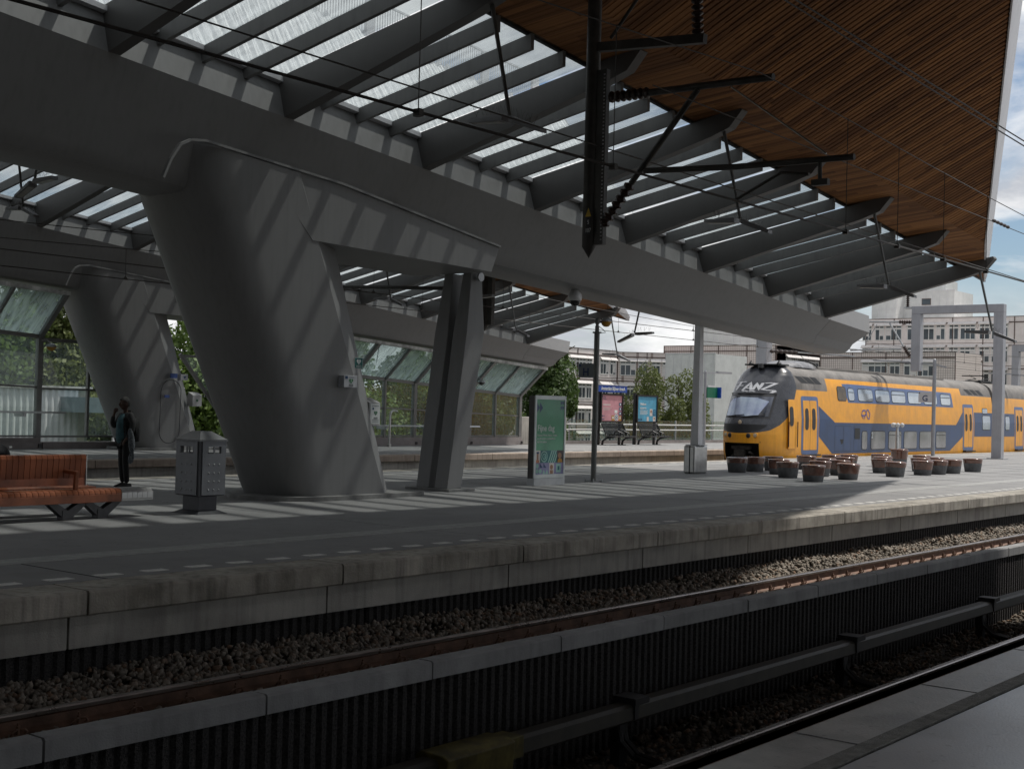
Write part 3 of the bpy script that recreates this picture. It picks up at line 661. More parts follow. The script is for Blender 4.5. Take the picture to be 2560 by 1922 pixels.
MB().poly([(12.66,15.87,1.146),(12.68,15.865,1.143),(12.74,15.90,1.165),(12.72,15.91,1.168)],[(0,1,2,3)]).build('sticker_mark', mat('white sticker', (.7,.7,.7), .6), BIN, fix=False)
# ---- poster totem
PL = thing('poster_totem', (23.5, 17.84, 0), 'free-standing grey totem with a green poster reading Fijne dag', 'advert totem')
tx0, tx1, ty0, ty1 = 22.95, 24.07, 17.75, 17.94
M_TOT = mat('totem steel', (.40,.41,.42), .4, .5, .1, 4)
M_TOTD = mat('totem side', (.075,.07,.068), .5, .3, .15, 5)
MB().box(tx0+.004, tx1-.004, ty0+.02, ty1-.004, .01, 1.972).build('body', M_TOTD, PL)
MB().box(tx0-.002, tx1+.002, ty0-.004, ty1+.002, 0, .155).build('plinth', M_TOT, PL)
fr = MB(); t_ = .05
for a in ((tx0,tx0+t_,.16,1.98),(tx1-t_,tx1,.16,1.98),(tx0+t_,tx1-t_,.16,.245),(tx0+t_,tx1-t_,1.895,1.98)): fr.box(a[0],a[1],ty0,ty0+.03,a[2],a[3])
fr.build('frame', mat('totem frame', (.50,.53,.53), .4, .3, .08, 4), PL)
def flat(col, nm, r=.7, v=.05): return mat(nm, col, r, 0, v, 6)
def sheet(parent, pts, y, m, name='print'):
    return MB().poly([(x_, y, z_) for x_, z_ in pts], [tuple(range(len(pts)))]).build(name, m, parent, fix=False)
GREEN = mat('green print', (.085,.33,.185), .5, 0, .10, 2.2, .25, 3)
NAVY = flat((.02,.06,.15), 'navy print'); WHT = flat((.72,.75,.74), 'white print'); TEAL = flat((.03,.16,.17),'teal print'); MINT = flat((.30,.52,.46),'mint print')
SKIN = flat((.30,.17,.11),'portrait brown'); PALE = flat((.62,.58,.55),'portrait pale'); ORNG = flat((.42,.22,.04),'ochre print'); LILA = flat((.25,.24,.42),'lilac print')
gx0, gx1 = tx0+t_, tx1-t_; yy = ty0+.012
PO = sheet(PL, [(gx0,.245),(gx1,.245),(gx1,1.895),(gx0,1.895)], yy, GREEN, 'poster')
e_ = .0015; Wd = gx1-gx0
def q(parent, a, b, c, d, m, lay=1): return sheet(parent, [(a,c),(b,c),(b,d),(a,d)], yy-e_*lay, m)
for k in range(2): sheet(PO, [(gx0+.0+k*.115,1.83),(gx0+.115+k*.115,1.71),(gx0+k*.115,1.59)], yy-e_, NAVY)
for k in range(2):
    for j in range(2): sheet(PO, [(gx1-.15+k*.07,1.86-j*.11),(gx1-.085+k*.07,1.86-j*.11),(gx1-.085+k*.07,1.82-j*.11),(gx1-.14+k*.07,1.77-j*.11)], yy-e_, NAVY)
text_mesh('Fijne dag', .19, WHT, PO, (gx0+.05, yy-.002, 1.20), name='lettering', sx=.92, bold=.001)
for k, tx in enumerate(('Namens Mirela, Aukrit, Angela','en alle andere medewerkers','van het station')):
    text_mesh(tx, .062, WHT, PO, (gx0+.05, yy-.002, 1.085-.072*k), name='lettering', sx=.92)
q(PO, gx0, gx1, .245, .77, TEAL, 1)
q(PO, gx0, gx0+.17, .50, .77, PALE, 2); q(PO, gx0+.045, gx0+.105, .53, .72, SKIN, 3); q(PO, gx0+.03, gx0+.12, .70, .74, NAVY, 4); q(PO, gx0+.02, gx0+.13, .50, .56, flat((.5,.2,.12),'coral print'), 4)
def disc(cx0, cz0, r, m, lay): sheet(PO, [(cx0+r*math.cos(2*math.pi*k/24), cz0+r*math.sin(2*math.pi*k/24)) for k in range(24)], yy-e_*lay, m)
for r_, m_, ly in ((.125,MINT,2),(.098,TEAL,3),(.07,MINT,4),(.042,TEAL,5),(.016,MINT,6)): disc(gx0+.31, .635, r_, m_, ly)
for k in range(4): sheet(PO, [(gx0+.45+k*.075,.50),(gx0+.49+k*.075,.50),(gx0+.62+k*.075,.77),(gx0+.58+k*.075,.77)], yy-e_*2, MINT)
q(PO, gx1-.24, gx1, .50, .77, flat((.05,.04,.04),'dark print'), 3); disc(gx1-.14,.655,.066,SKIN,4); sheet(PO,[(gx1-.22,.50),(gx1-.03,.50),(gx1-.06,.57),(gx1-.14,.60),(gx1-.2,.57)],yy-e_*5,ORNG)
q(PO, gx0, gx1, .245, .497, LILA, 2)
for k in range(2):
    disc(gx0+.07+k*.11,.315,.052,MINT,3); sheet(PO,[(gx0+.16+k*.13,.39),(gx0+.27+k*.13,.39),(gx0+.16+k*.13,.49)],yy-e_*3,NAVY)
    sheet(PO,[(gx0+.26+k*.11,.25),(gx0+.36+k*.11,.25),(gx0+.31+k*.11,.36)],yy-e_*3,MINT)
disc(gx0+.07,.43,.05,MINT,3)
q(PO, gx0+.50, gx0+.68, .25, .49, PALE, 3); disc(gx0+.585,.40,.055,SKIN,4); q(PO,gx0+.53,gx0+.64,.25,.335,SKIN,4)
q(PO, gx1-.26, gx1-.09, .28, .47, MINT, 3); q(PO, gx1-.21, gx1-.14, .33, .42, TEAL, 4)
MB().box(gx0, gx1, ty0+.004, ty0+.0065, .245, 1.895).build('cover_pane', glass('totem glass', (.98,.98,.98), .006, 0, .05), PL)
# ---- sign poles
M_POLE = mat('sign pole paint', (.15,.155,.15), .45, .1, .12, 3, streak=.1)
M_SIGN = mat('sign plate grey', (.16,.18,.19), .5, 0, .08, 3); M_SIGNW = mat('sign plate white', (.55,.57,.60), .5, 0, .06, 3)
HP = thing('sign_pole', (25.5, 17.96, 0), 'dark grey pole with an H platform sign and a yellow beacon on top', 'sign pole', 'platform sector poles')
MB().lathe([(.065,.02),(.065,3.50)], (25.5,17.96,0), 20).build('pole', M_POLE, HP, smooth=40)
MB().lathe([(.105,3.49),(.105,3.525)], (25.5,17.96,0), 20).build('collar', M_POLE, HP, smooth=40)
MB().lathe([(.05,3.52),(.05,3.66),(.032,3.68),(.05,3.72),(.06,3.78),(.045,3.84),(.01,3.86)], (25.5,17.96,0), 16).build('finial', M_POLE, HP, smooth=50)
ft = MB().lathe([(.12,.0),(.12,.025)], (25.5,17.96,0), 16)
for a in range(4):
    ca, sa = math.cos(a*1.57+.6)*.19, math.sin(a*1.57+.6)*.19
    ft.bar((25.5,17.96,.03),(25.5+ca,17.96+sa,.03),.04,.025); ft.lathe([(.018,0),(.018,.075),(.012,.085)], (25.5+ca,17.96+sa,0), 8)
ft.build('foot', M_GALV, HP)
bc = MB().lathe([(.0,-.01),(.06,.0),(.10,.04),(.125,.10),(.125,.115)], (25.72,17.86,3.66), 20); bc.build('beacon_bowl', mat('amber beacon', (.45,.24,.02), .25, 0, .1, 5), HP, smooth=50)
MB().lathe([(.128,.0),(.125,.03),(.09,.085),(.03,.105)], (25.72,17.86,3.775), 20).build('beacon_cap', M_GALV, HP, smooth=50)
MB().tube([(25.53,17.95,3.74),(25.64,17.90,3.77)],.02,8).tube([(25.55,17.95,3.66),(25.68,17.88,3.56),(25.72,17.87,3.52),(25.60,17.93,3.50)],.008,6).build('cable', M_DARK, HP)
def flag(parent, x_, y0, y1, z0, z1, letter, m, lc):
    MB().box(x_-.012, x_+.012, y0, y1, z0, z1).build('sign_plate', m, parent, bevel=.004)
    text_mesh(letter, (z1-z0)*.78, lc, parent, (x_-.0145, (y0+y1)/2, z0+(z1-z0)*.13), rot=(R_(90),0,R_(-90)), align='CENTER', bold=.006)
    MB().box(x_-.0145, x_-.0135, y1-.075, y1-.02, z1-.075, z1-.02).build('sign_corner', NAVY, parent)
BLUEL = flat((.025,.045,.12), 'sign blue'); flag(HP, 25.5, 18.03, 18.46, 2.45, 2.78, 'H', M_SIGN, BLUEL)
M_LAMP = mat('lamp pole paint', (.30,.31,.335), .45, .1, .08, 3)
def lamp_sign(x_, y_, letter, label):
    t = thing('sign_pole', (x_, y_, 0), label, 'sign pole', 'platform sector poles')
    MB().lathe([(.085,0),(.085,3.0),(.075,4.25),(.07,4.36),(.01,4.42)], (x_,y_,0), 16).build('pole', M_LAMP, t, smooth=40)
    MB().bar((x_+.25,y_-.45,4.02),(x_,y_,4.16),.09,.06).bar((x_,y_,4.16),(x_-.5,y_+1.4,4.22),.07,.06).build('lamp_bracket', M_LAMP, t)
    MB().hexa([(x_-.6,y_+1.0,4.21),(x_-.42,y_+1.0,4.21),(x_-.75,y_+2.5,4.27),(x_-1.05,y_+2.5,4.27),(x_-.6,y_+1.0,4.27),(x_-.42,y_+1.0,4.27),(x_-.75,y_+2.5,4.31),(x_-1.05,y_+2.5,4.31)]).build('lamp_head', M_LAMP, t)
    flag(t, x_, y_+.10, y_+.72, 2.42, 2.90, letter, M_SIGNW, BLUEL); return t
lamp_sign(58.9, 22.75, 'G', 'slim grey lamp pole with a G platform sign, in front of the train'); lamp_sign(75.0, 23.0, 'F', 'grey lamp pole with an F platform sign, at the right edge of the photo')
# camera pole
CP = thing('camera_pole', (49.4, 20.5, 0), 'short steel post topped with a cluster of small dome cameras, among the stools', 'camera post')
MB().lathe([(.06,0),(.06,1.15),(.045,1.2),(.045,1.45)], (49.4,20.5,0), 14).build('post', M_STAIN, CP, smooth=40)
MB().lathe([(.085,.98),(.085,1.02)], (49.4,20.5,0), 14).build('collar', M_GALV, CP, smooth=40)
for dx, dy in ((-.09,.14),(.10,-.15),(.0,-.02),(.06,.15)):
    MB().lathe([(.02,.13),(.07,.10),(.085,.05),(.06,-.02),(.0,-.05)], (49.4+dx,20.5+dy,1.36), 12).build('dome_camera', mat('camera white', (.6,.6,.6), .4), CP, smooth=60)
    MB().tube([(49.4,20.5,1.4),(49.4+dx,20.5+dy,1.48)],.014,6).build('arm', M_GALV, CP)
# white lattice-less mast in its steel box
WM = thing('white_mast', (32.1, 19.1, 0), 'tall white tapered mast rising from a brushed steel box on the platform', 'mast')
MB().box(31.72, 32.42, 18.95, 19.32, 0, .78).build('base_box', M_STAIN, WM, bevel=.05)
MB().box(31.715, 31.735, 19.10, 19.13, 0.01, .77).build('door_gap', M_BLACK, WM)
MB().loft([[(32.08-w_,19.12-w_,z_),(32.08+w_,19.12-w_,z_),(32.08+w_,19.12+w_,z_),(32.08-w_,19.12+w_,z_)] for w_,z_ in ((.125,.78),(.115,1.2),(.085,4.6),(.08,5.2))]).build('shaft', mat('mast white', (.72,.72,.74), .45, 0, .06, 2, streak=.1), WM)
MB().box(31.86,32.30,18.90,19.34,.78,.80).build('flange', M_GALV, WM)
# ---- stools
SEAT = mat('stool glazed brown', (.15,.062,.038), .14, 0, .25, 6, spec=1.0); BASE_ = mat('stool grey base', (.115,.12,.125), .7, 0, .18, 9, .2, 60)
def stool_meshes(split):
    n = 28; R0, R1, H = .25, .312, .43
    def rr(z): return R0+(R1-R0)*(z/H)**1.05
    low = MB().lathe([(R0-.01,0),(R0,.01),(rr(split),split)], (0,0,0), n).mesh('stool_base', BASE_, smooth=40)
    up = MB().lathe([(rr(split)+.001,split),(rr(.37),.37),(R1-.002,.405),(R1-.012,.425),(R1-.04,.435),(.05,.430),(.0,.430)], (0,0,0), n).mesh('stool_seat', SEAT, smooth=45)
    return low, up
sm1, sm2, sm3 = stool_meshes(.28), stool_meshes(.17), stool_meshes(.23)
STOOLS = {'the front row nearest the coping': [(31.41,15.25,2,'first'),(33.49,15.25,2,'second'),(36.69,15.27,1,'third'),(38.70,15.25,2,'fourth'),(39.80,15.22,1,'fifth'),(41.0,15.22,3,'sixth'),(43.06,15.3,1,'last')],
 'the second row of stools': [(32.56,16.55,1,'first'),(34.4,16.5,3,'second'),(35.65,16.5,2,'third'),(38.6,16.5,2,'fourth'),(41.3,16.35,3,'fifth'),(42.65,16.4,3,'sixth')],
 'the third row of stools': [(34.15,17.65,2,'first'),(36.75,17.45,1,'second'),(38.5,17.65,3,'third'),(40.8,17.4,2,'fourth'),(44.3,17.5,1,'fifth')],
 'the back row before the train': [(33.95,18.87,1,'first'),(35.01,18.87,3,'second'),(36.2,18.9,1,'third'),(38.3,18.85,3,'fourth'),(40.2,18.9,1,'fifth'),(41.3,18.8,3,'sixth'),(43.6,18.7,1,'seventh')]}
for row, lst in STOOLS.items():
    for (x_, y_, kind, od) in lst:
        lk = {1:'low-rimmed brown and grey',2:'deep brown',3:'half brown half grey'}[kind]
        t = thing('stool', (x_, y_, 0), f'{lk} stool, {od} from left in {row}', 'stool', 'round stools on the platform')
        lo, up = {1:sm1,2:sm2,3:sm3}[kind]; rz = random.uniform(0,6)
        inst(lo, 'base', t, rot=(0,0,rz)); inst(up, 'seat', t, rot=(R_(random.uniform(-1.2,1.2)),R_(random.uniform(-1.2,1.2)),rz))
t = thing('tall_stool', (45.4, 18.75, 0), 'taller brown drum stool beside the camera post', 'stool', 'round stools on the platform')
inst(sm2[0], 'base', t, scale=(1,1,1.35)); inst(sm2[1], 'seat', t, scale=(1,1,1.35))
# ---- AED signs on the near leg
AEDG = flat((.02,.14,.13), 'aed green'); HEART = flat((.03,.16,.07), 'heart green')
def heart(parent, c, w_, m, y, bolt=None, name='heart'):
    pts = []
    for k in range(28):
        a = 2*math.pi*k/28; pts.append((c[0]+w_/32*16*math.sin(a)**3, c[1]+w_/32*(13*math.cos(a)-5*math.cos(2*a)-2*math.cos(3*a)-math.cos(4*a))))
    sheet(parent, pts, y, m, name)
    if bolt: sheet(parent, [(c[0]+.1*w_,c[1]+.35*w_),(c[0]-.1*w_,c[1]-.0*w_),(c[0]+.03*w_,c[1]),(c[0]-.06*w_,c[1]-.36*w_),(c[0]+.12*w_,c[1]+.08*w_),(c[0]-.0*w_,c[1]+.08*w_)], y-.001, bolt, 'bolt')
S1 = thing('aed_sign', (16.89, 17.15, 2.33), 'small green AED sign with a white heart, high on the raking leg', 'sign')
MB().box(16.79,16.995,17.12,17.135,2.325,2.525).build('plate', WHT, S1); MB().box(16.797,16.988,17.118,17.121,2.332,2.518).build('face', AEDG, S1)
heart(S1, (16.892,2.45), .11, WHT, 17.116, AEDG); text_mesh('AED', .062, WHT, S1, (16.892,17.116,2.345), align='CENTER', wc=1.15)
S2 = thing('aed_box', (16.39, 16.9, 1.98), 'pale wall box with a green heart and AED lettering, on the raking leg face', 'aed box')
MB().box(16.23,16.55,16.80,16.96,1.975,2.185).build('case', mat('aed case', (.46,.47,.50), .5), S2, bevel=.006)
heart(S2, (16.40,2.09), .10, HEART, 16.797, WHT); text_mesh('AED', .05, MATS['sign plate grey'], S2, (16.40,16.797,2.0), align='CENTER', wc=1.2)
MB().box(16.26,16.32,16.797,16.799,2.125,2.175).build('logo_square', NAVY, S2); MB().box(16.36,16.47,16.797,16.799,2.15,2.155).build('print_line', NAVY, S2)
S3 = thing('aed_cabinet', (17.52, 17.5, 1.3), 'white AED cabinet with sloping top, at the right edge of the raking leg', 'aed cabinet')
MB().prism([(17.40,1.30),(17.68,1.30),(17.68,1.72),(17.40,1.72)], 17.32, 17.52, 'y').build('case', mat('cabinet white', (.50,.50,.50), .5), S3)
MB().prism([(17.32,1.72),(17.56,1.81),(17.56,1.72)], 17.40, 17.68, 'x').build('hood', MATS['cabinet white'], S3)
MB().box(17.42,17.665,17.312,17.319,1.33,1.70).build('door', WHT, S3)
heart(S3, (17.555,1.53), .09, HEART, 17.309, WHT); text_mesh('AED', .05, MATS['sign plate grey'], S3, (17.555,17.309,1.42), align='CENTER', wc=1.2)
for z_ in (1.655, 1.395, 1.365): MB().box(17.46,17.64,17.309,17.311,z_,z_+.008).build('print_line', MATS['sign plate grey'], S3)
MB().box(17.47,17.505,17.309,17.311,1.59,1.63).build('logo_square', NAVY, S3)
# ---- far leg door and signs
DR = MB(); ov = [(27.0+.40*math.cos(a_), 1.27+(1.03 if True else 0)*0+ (.64 if math.sin(a_)>0 else -.64)+.40*math.sin(a_)) for a_ in [2*math.pi*k/32 for k in range(32)]]
ovp = [(x_-.0*(z_-1.2), 36.10-.03*z_, z_) for x_, z_ in ov]
MB().tube(ovp+[ovp[0]], .012, 5).build('door_seal', M_DARK, LEG2)
for nm, lb, x0, x1, z0, z1, m in (('door_sign','small blue notice on the oval door of the far leg',26.68,26.87,1.72,1.81,flat((.05,.09,.28),'notice blue')),('wall_sign','small blue notice above the oval door of the far leg',26.87,27.15,2.37,2.52,flat((.05,.09,.28),'notice blue'))):
    o = MB().box(x0,x1,36.0-.03*z0,36.02-.03*z0,z0,z1).build(nm, m, None, origin=((x0+x1)/2,36.0,z0)); tag(o, lb, 'sign')
S4 = thing('aed_box', (27.37, 36.0, 2.31), 'small pale AED box on the far leg, above the oval door', 'aed box')
MB().box(27.23,27.52,35.86,36.03,2.31,2.51).build('case', MATS['aed case'], S4); heart(S4,(27.39,2.41),.1,NAVY,35.857)
S5 = thing('aed_cabinet', (28.0, 36.1, 1.48), 'white AED cabinet on the edge of the far leg', 'aed cabinet')
MB().box(27.85,28.22,36.0,36.3,1.46,1.83).build('case', MATS['cabinet white'], S5); MB().prism([(36.0,1.83),(36.25,1.93),(36.25,1.83)], 27.85, 28.22, 'x').build('hood', MATS['cabinet white'], S5); heart(S5,(28.03,1.65),.1,HEART,35.997)
# ---- dome camera under the near beam
CC = thing('dome_camera', (24.1, 17.6, 4.15), 'white pear-shaped dome camera hanging below the near beam', 'camera')
MB().lathe([(.05,4.40),(.05,4.37),(.09,4.34),(.14,4.26),(.155,4.20),(.15,4.14),(.13,4.11)], (24.1,17.6,.02), 20).build('housing', mat('camera white', (.6,.6,.6), .4), CC, smooth=50)
MB().lathe([(.12,4.115),(.115,4.06),(.08,4.01),(.0,3.99)], (24.1,17.6,.02), 16).build('dome', mat('camera dome', (.02,.02,.02), .08), CC, smooth=50)
MB().tube([(24.1,17.6,4.42),(24.15,17.7,4.55)],.02,6).build('bracket', M_DARK, CC)
# ---- luminaires hung from the ribs
M_LUM = mat('luminaire grey', (.20,.20,.205), .45, .3, .1, 4); M_LENS = mat('luminaire lens', (.42,.42,.40), .35)
def luminaire(x_, dz, label):
    o = thing('hanging_luminaire', (x_, 12.2, 5.26+dz), label, 'lamp', 'Y shaped luminaires under the canopy')
    z = 5.26+dz
    MB().tube([(x_,12.45,z+1.72),(x_,12.06,z+.02)], [.035,.028], 8).build('rod', M_POLE, o)
    for s, (yy_, zz) in ((1,(12.78,z+.02)),(-1,(11.44,z-.26))):
        a = Vector((x_,12.06,z-.01)); b = Vector((x_,yy_,zz)); d = (b-a)
        w1 = a+d*.10; 
        MB().hexa([(w1.x-.10,w1.y,w1.z-.045),(w1.x+.10,w1.y,w1.z-.045),(b.x+.085,b.y,b.z-.03),(b.x-.085,b.y,b.z-.03),(w1.x-.09,w1.y,w1.z+.045),(w1.x+.09,w1.y,w1.z+.045),(b.x+.075,b.y,b.z+.03),(b.x-.075,b.y,b.z+.03)]).build('wing', M_LUM, o)
        MB().hexa([(w1.x-.07,w1.y+d.y*.1,w1.z+d.z*.1-.052),(w1.x+.07,w1.y+d.y*.1,w1.z+d.z*.1-.052),(b.x+.06,b.y-d.y*.08,b.z-d.z*.08-.037),(b.x-.06,b.y-d.y*.08,b.z-d.z*.08-.037)]+[(w1.x-.07,w1.y+d.y*.1,w1.z+d.z*.1-.04),(w1.x+.07,w1.y+d.y*.1,w1.z+d.z*.1-.04),(b.x+.06,b.y-d.y*.08,b.z-d.z*.08-.025),(b.x-.06,b.y-d.y*.08,b.z-d.z*.08-.025)]).build('lens', M_LENS, o)
    sp = MB()
    for k in range(26):
        yy_ = random.uniform(11.6,12.7); zz = z+.03+(.05 if yy_ > 12.06 else (yy_-12.06)*.4); sp.bar((x_,yy_,zz),(x_+random.uniform(-.09,.09),yy_+random.uniform(-.06,.06),zz+.13),.003,.003)
    tag(sp.build('bird_spike', M_WIRE, o), kind='stuff'); return o
lums = [luminaire(14.8,.62,'Y shaped luminaire with bird spikes, first and highest under the near canopy'), luminaire(21.6,0,'Y shaped luminaire under the near canopy, left of the long cantilever arm'), luminaire(28.4,-.62,'Y shaped luminaire in front of the last glass bays of the near canopy'), luminaire(35.2,-1.24,'Y shaped luminaire hanging from the last rib, in front of the grey portal')]
for o, lb in zip(lums, ('Y shaped luminaire under the far canopy, upper left behind the near leg','Y shaped luminaire under the far canopy, left of the dome camera','Y shaped luminaire under the far canopy, near its last bays','Y shaped luminaire hanging from the last far rib, beside the beacon pole')):
    c = copy_tree(o); c.location = o.location+OFF; c['label'] = lb
for (src, x_, y_, z_, rz, lb) in ((0,18.6,31.35,6.5,0,'Y shaped luminaire under the far canopy, at the left edge of the photo'),
        (0,14.8,24.3,6.02,math.pi,'dark Y shaped luminaire just below the near beam, upper left'), (2,28.6,24.3,4.80,math.pi,'Y shaped luminaire beside the white dome camera, in front of the far timber'), (3,36.4,24.0,4.22,math.pi,'Y shaped luminaire against the sky, above the pink and blue posters')):
    c = copy_tree(lums[src]); c.location = Vector((x_, y_, z_)); c.rotation_euler.z = rz; c['label'] = lb
# ================================================================ people
def skin_body(name, joints, edges, m, parent, root=0, sub=2):
    """one continuous limbed surface grown on a joint skeleton"""
    base = parent_base(parent)
    me = bpy.data.meshes.new(name); me.from_pydata([Vector(j[0])-base for j in joints], edges, [])
    o = bpy.data.objects.new(name, me); COL.objects.link(o); o.parent = parent
    md = o.modifiers.new('skin', 'SKIN'); md.use_smooth_shade = True
    sv = me.skin_vertices[0].data
    for i, j in enumerate(joints):
        r = j[1]; sv[i].radius = (r, r) if not isinstance(r, tuple) else r
        sv[i].use_root = (i == root)
    s = o.modifiers.new('sub', 'SUBSURF'); s.levels = sub; s.render_levels = sub
    me.materials.append(m)
    dg = bpy.context.evaluated_depsgraph_get(); em = bpy.data.meshes.new_from_object(o.evaluated_get(dg)); em.name = name
    o.modifiers.clear(); o.data = em; em.materials.clear(); em.materials.append(m)
    em.polygons.foreach_set('use_smooth', [True]*len(em.polygons))
    return o
M_SKIN = mat('dark skin', (.075,.038,.024), .5, 0, .15, 12); M_HAIR = mat('black hair', (.012,.010,.009), .7, 0, .3, 60, .5, 160)
M_JACK = mat('black jacket', (.018,.018,.019), .75, 0, .3, 14, .3, 60); M_TEE = mat('teal shirt', (.05,.12,.14), .8, 0, .2, 14, .3, 40)
M_TROU = mat('black trousers', (.010,.010,.011), .8, 0, .3, 10, .3, 50); M_SHOE = mat('black shoe', (.015,.014,.013), .5)
M_SCARF = mat('grey striped scarf', (.17,.19,.21), .9, 0, .45, 35)
def frame(org, yaw):
    c, s = math.cos(yaw), math.sin(yaw)
    def T(p): return Vector((org[0]+p[0]*c-p[1]*s, org[1]+p[0]*s+p[1]*c, org[2]+p[2]))     # local: +x the way the person faces, +y to the person's left
    return T
def hand(T, wrist, d, up, side, m, parent, curl=.6, L=.085):
    """palm with four unequal bent fingers and a thumb"""
    d = Vector(d).normalized(); up = Vector(up).normalized(); sd = d.cross(up).normalized()*side; up = sd.cross(d).normalized()*(1 if side > 0 else -1)
    w = Vector(wrist); pj = [(T(w), .026), (T(w+d*.045), (.040,.018)), (T(w+d*L), (.042,.016))]
    ed = [(0,1),(1,2)]
    for k, (o_, l_) in enumerate(((-.03,.062),(-.010,.072),(.010,.068),(.030,.052))):
        a = w+d*L*.9+sd*o_; b = a+d*l_*.5-up*l_*.15*curl; c = b+d*l_*.32*(1-curl*.5)-up*l_*.45*curl; i = len(pj)
        pj += [(T(a), .0105), (T(b), .0098), (T(c), .0085)]; ed += [(2,i),(i,i+1),(i+1,i+2)]
    a = w+d*.03-sd*.036; b = a+d*.035-sd*.022-up*.01; c = b+d*.03-up*.012; i = len(pj)
    pj += [(T(a),.013),(T(b),.0115),(T(c),.0095)]; ed += [(1,i),(i,i+1),(i+1,i+2)]
    return pj, ed
def head(T, c, yaw, pitch, parent, m_skin, hair=True, s=1.0):
    """head with brow, nose, lips, ears; centre c in local coordinates"""
    bm = bmesh.new(); bmesh.ops.create_icosphere(bm, subdivisions=4, radius=1)
    for v in bm.verts:
        x, y, z = v.co
        fx = .098*x*(1.0+.06*(z < 0)*abs(z)) ; fy = .076*y*(1-.22*max(0,-z)**1.2); fz = .118*z
        if x > 0:                                                              # face side
            fx -= .016*max(0, -z-.1)*(abs(y)); 
            g = math.exp(-((y/.16)**2)-((z+.12)/.2)**2); fx += .026*g*x                 # nose
            g = math.exp(-((y/.11)**2)-((z-.02)/.3)**2); fx += .008*g*x
            for sy in (-1,1): fx -= .012*math.exp(-(((y-sy*.38)/.2)**2)-((z-.10)/.13)**2)*x   # eye sockets
            fx += .006*math.exp(-((z-.28)/.1)**2)*x*(1-abs(y))                      # brow
            fx += .011*math.exp(-((y/.30)**2)-((z+.44)/.07)**2)*x; fx -= .006*math.exp(-((y/.3)**2)-((z+.50)/.03)**2)*x; fx += .010*math.exp(-((y/.26)**2)-((z+.56)/.06)**2)*x
            fx += .010*math.exp(-((y/.3)**2)-((z+.85)/.16)**2)*x                    # chin
        else: fz += 0; fx *= 1.0-.18*max(0,-z)
        v.co = (fx*s, fy*s, fz*s)
    cy_, sy_ = math.cos(yaw), math.sin(yaw); cp, sp = math.cos(pitch), math.sin(pitch)
    def tr(p):
        x, y, z = p; x, z = x*cp+z*sp, -x*sp+z*cp; x, y = x*cy_-y*sy_, x*sy_+y*cy_
        return T((c[0]+x, c[1]+y, c[2]+z))
    base = parent_base(parent); me = bpy.data.meshes.new('head')
    src = [tuple(v.co) for v in bm.verts]; fs = [tuple(v.index for v in f.verts) for f in bm.faces]; bm.free()
    vs = [tr(p)-base for p in src]
    me.from_pydata(vs, [], fs); me.materials.append(m_skin); me.polygons.foreach_set('use_smooth', [True]*len(me.polygons))
    o = bpy.data.objects.new('head', me); COL.objects.link(o); o.parent = parent
    for sy in (-1, 1):
        e = MB(); e.loft([[tr((-.005+.018*math.cos(a)*k_, sy*(.074+.010*w_)*s, -.005+.030*math.sin(a)*k_)) for a in [2*math.pi*j/12 for j in range(12)]] for k_, w_ in ((.7,-.4),(1,.5),(.8,1.1),(.4,.8))]).build('ear', m_skin, parent, smooth=60)
        MB().lathe([(0,-.011),(.008,-.008),(.011,0),(.008,.008),(0,.011)], tr((.079*s, sy*.029*s, .012*s)), 10).build('eye', mat('eye', (.25,.24,.22), .2), parent, smooth=60)
    if hair:
        hv = []; keep = [i for i, p in enumerate(src) if p[2] > .025*s+.045*s*(p[0]/.09) or (p[0] < -.01 and p[2] > -.05*s)]
        ks = set(keep); ix = {k: n_ for n_, k in enumerate(keep)}
        for k in keep:
            p = Vector(src[k]); nn = p.normalized(); amp = .012+.010*max(0,p.z/.118)+.004*random.random(); hv.append(tr(p+nn*amp)-base)
        hf = [tuple(ix[i] for i in f) for f in fs if all(i in ks for i in f)]
        mh = bpy.data.meshes.new('hair'); mh.from_pydata(hv, [], hf); mh.materials.append(M_HAIR); mh.polygons.foreach_set('use_smooth', [True]*len(mh.polygons))
        ho = bpy.data.objects.new('hair', mh); COL.objects.link(ho); ho.parent = parent
    return o
# ---- standing man, hand raised to his mouth
MAN = thing('person', (15.0, 21.38, 0), 'standing man in black jacket and teal shirt, hand to his mouth, carrying a backpack', 'person')
T = frame((15.0, 21.38, 0), R_(172))
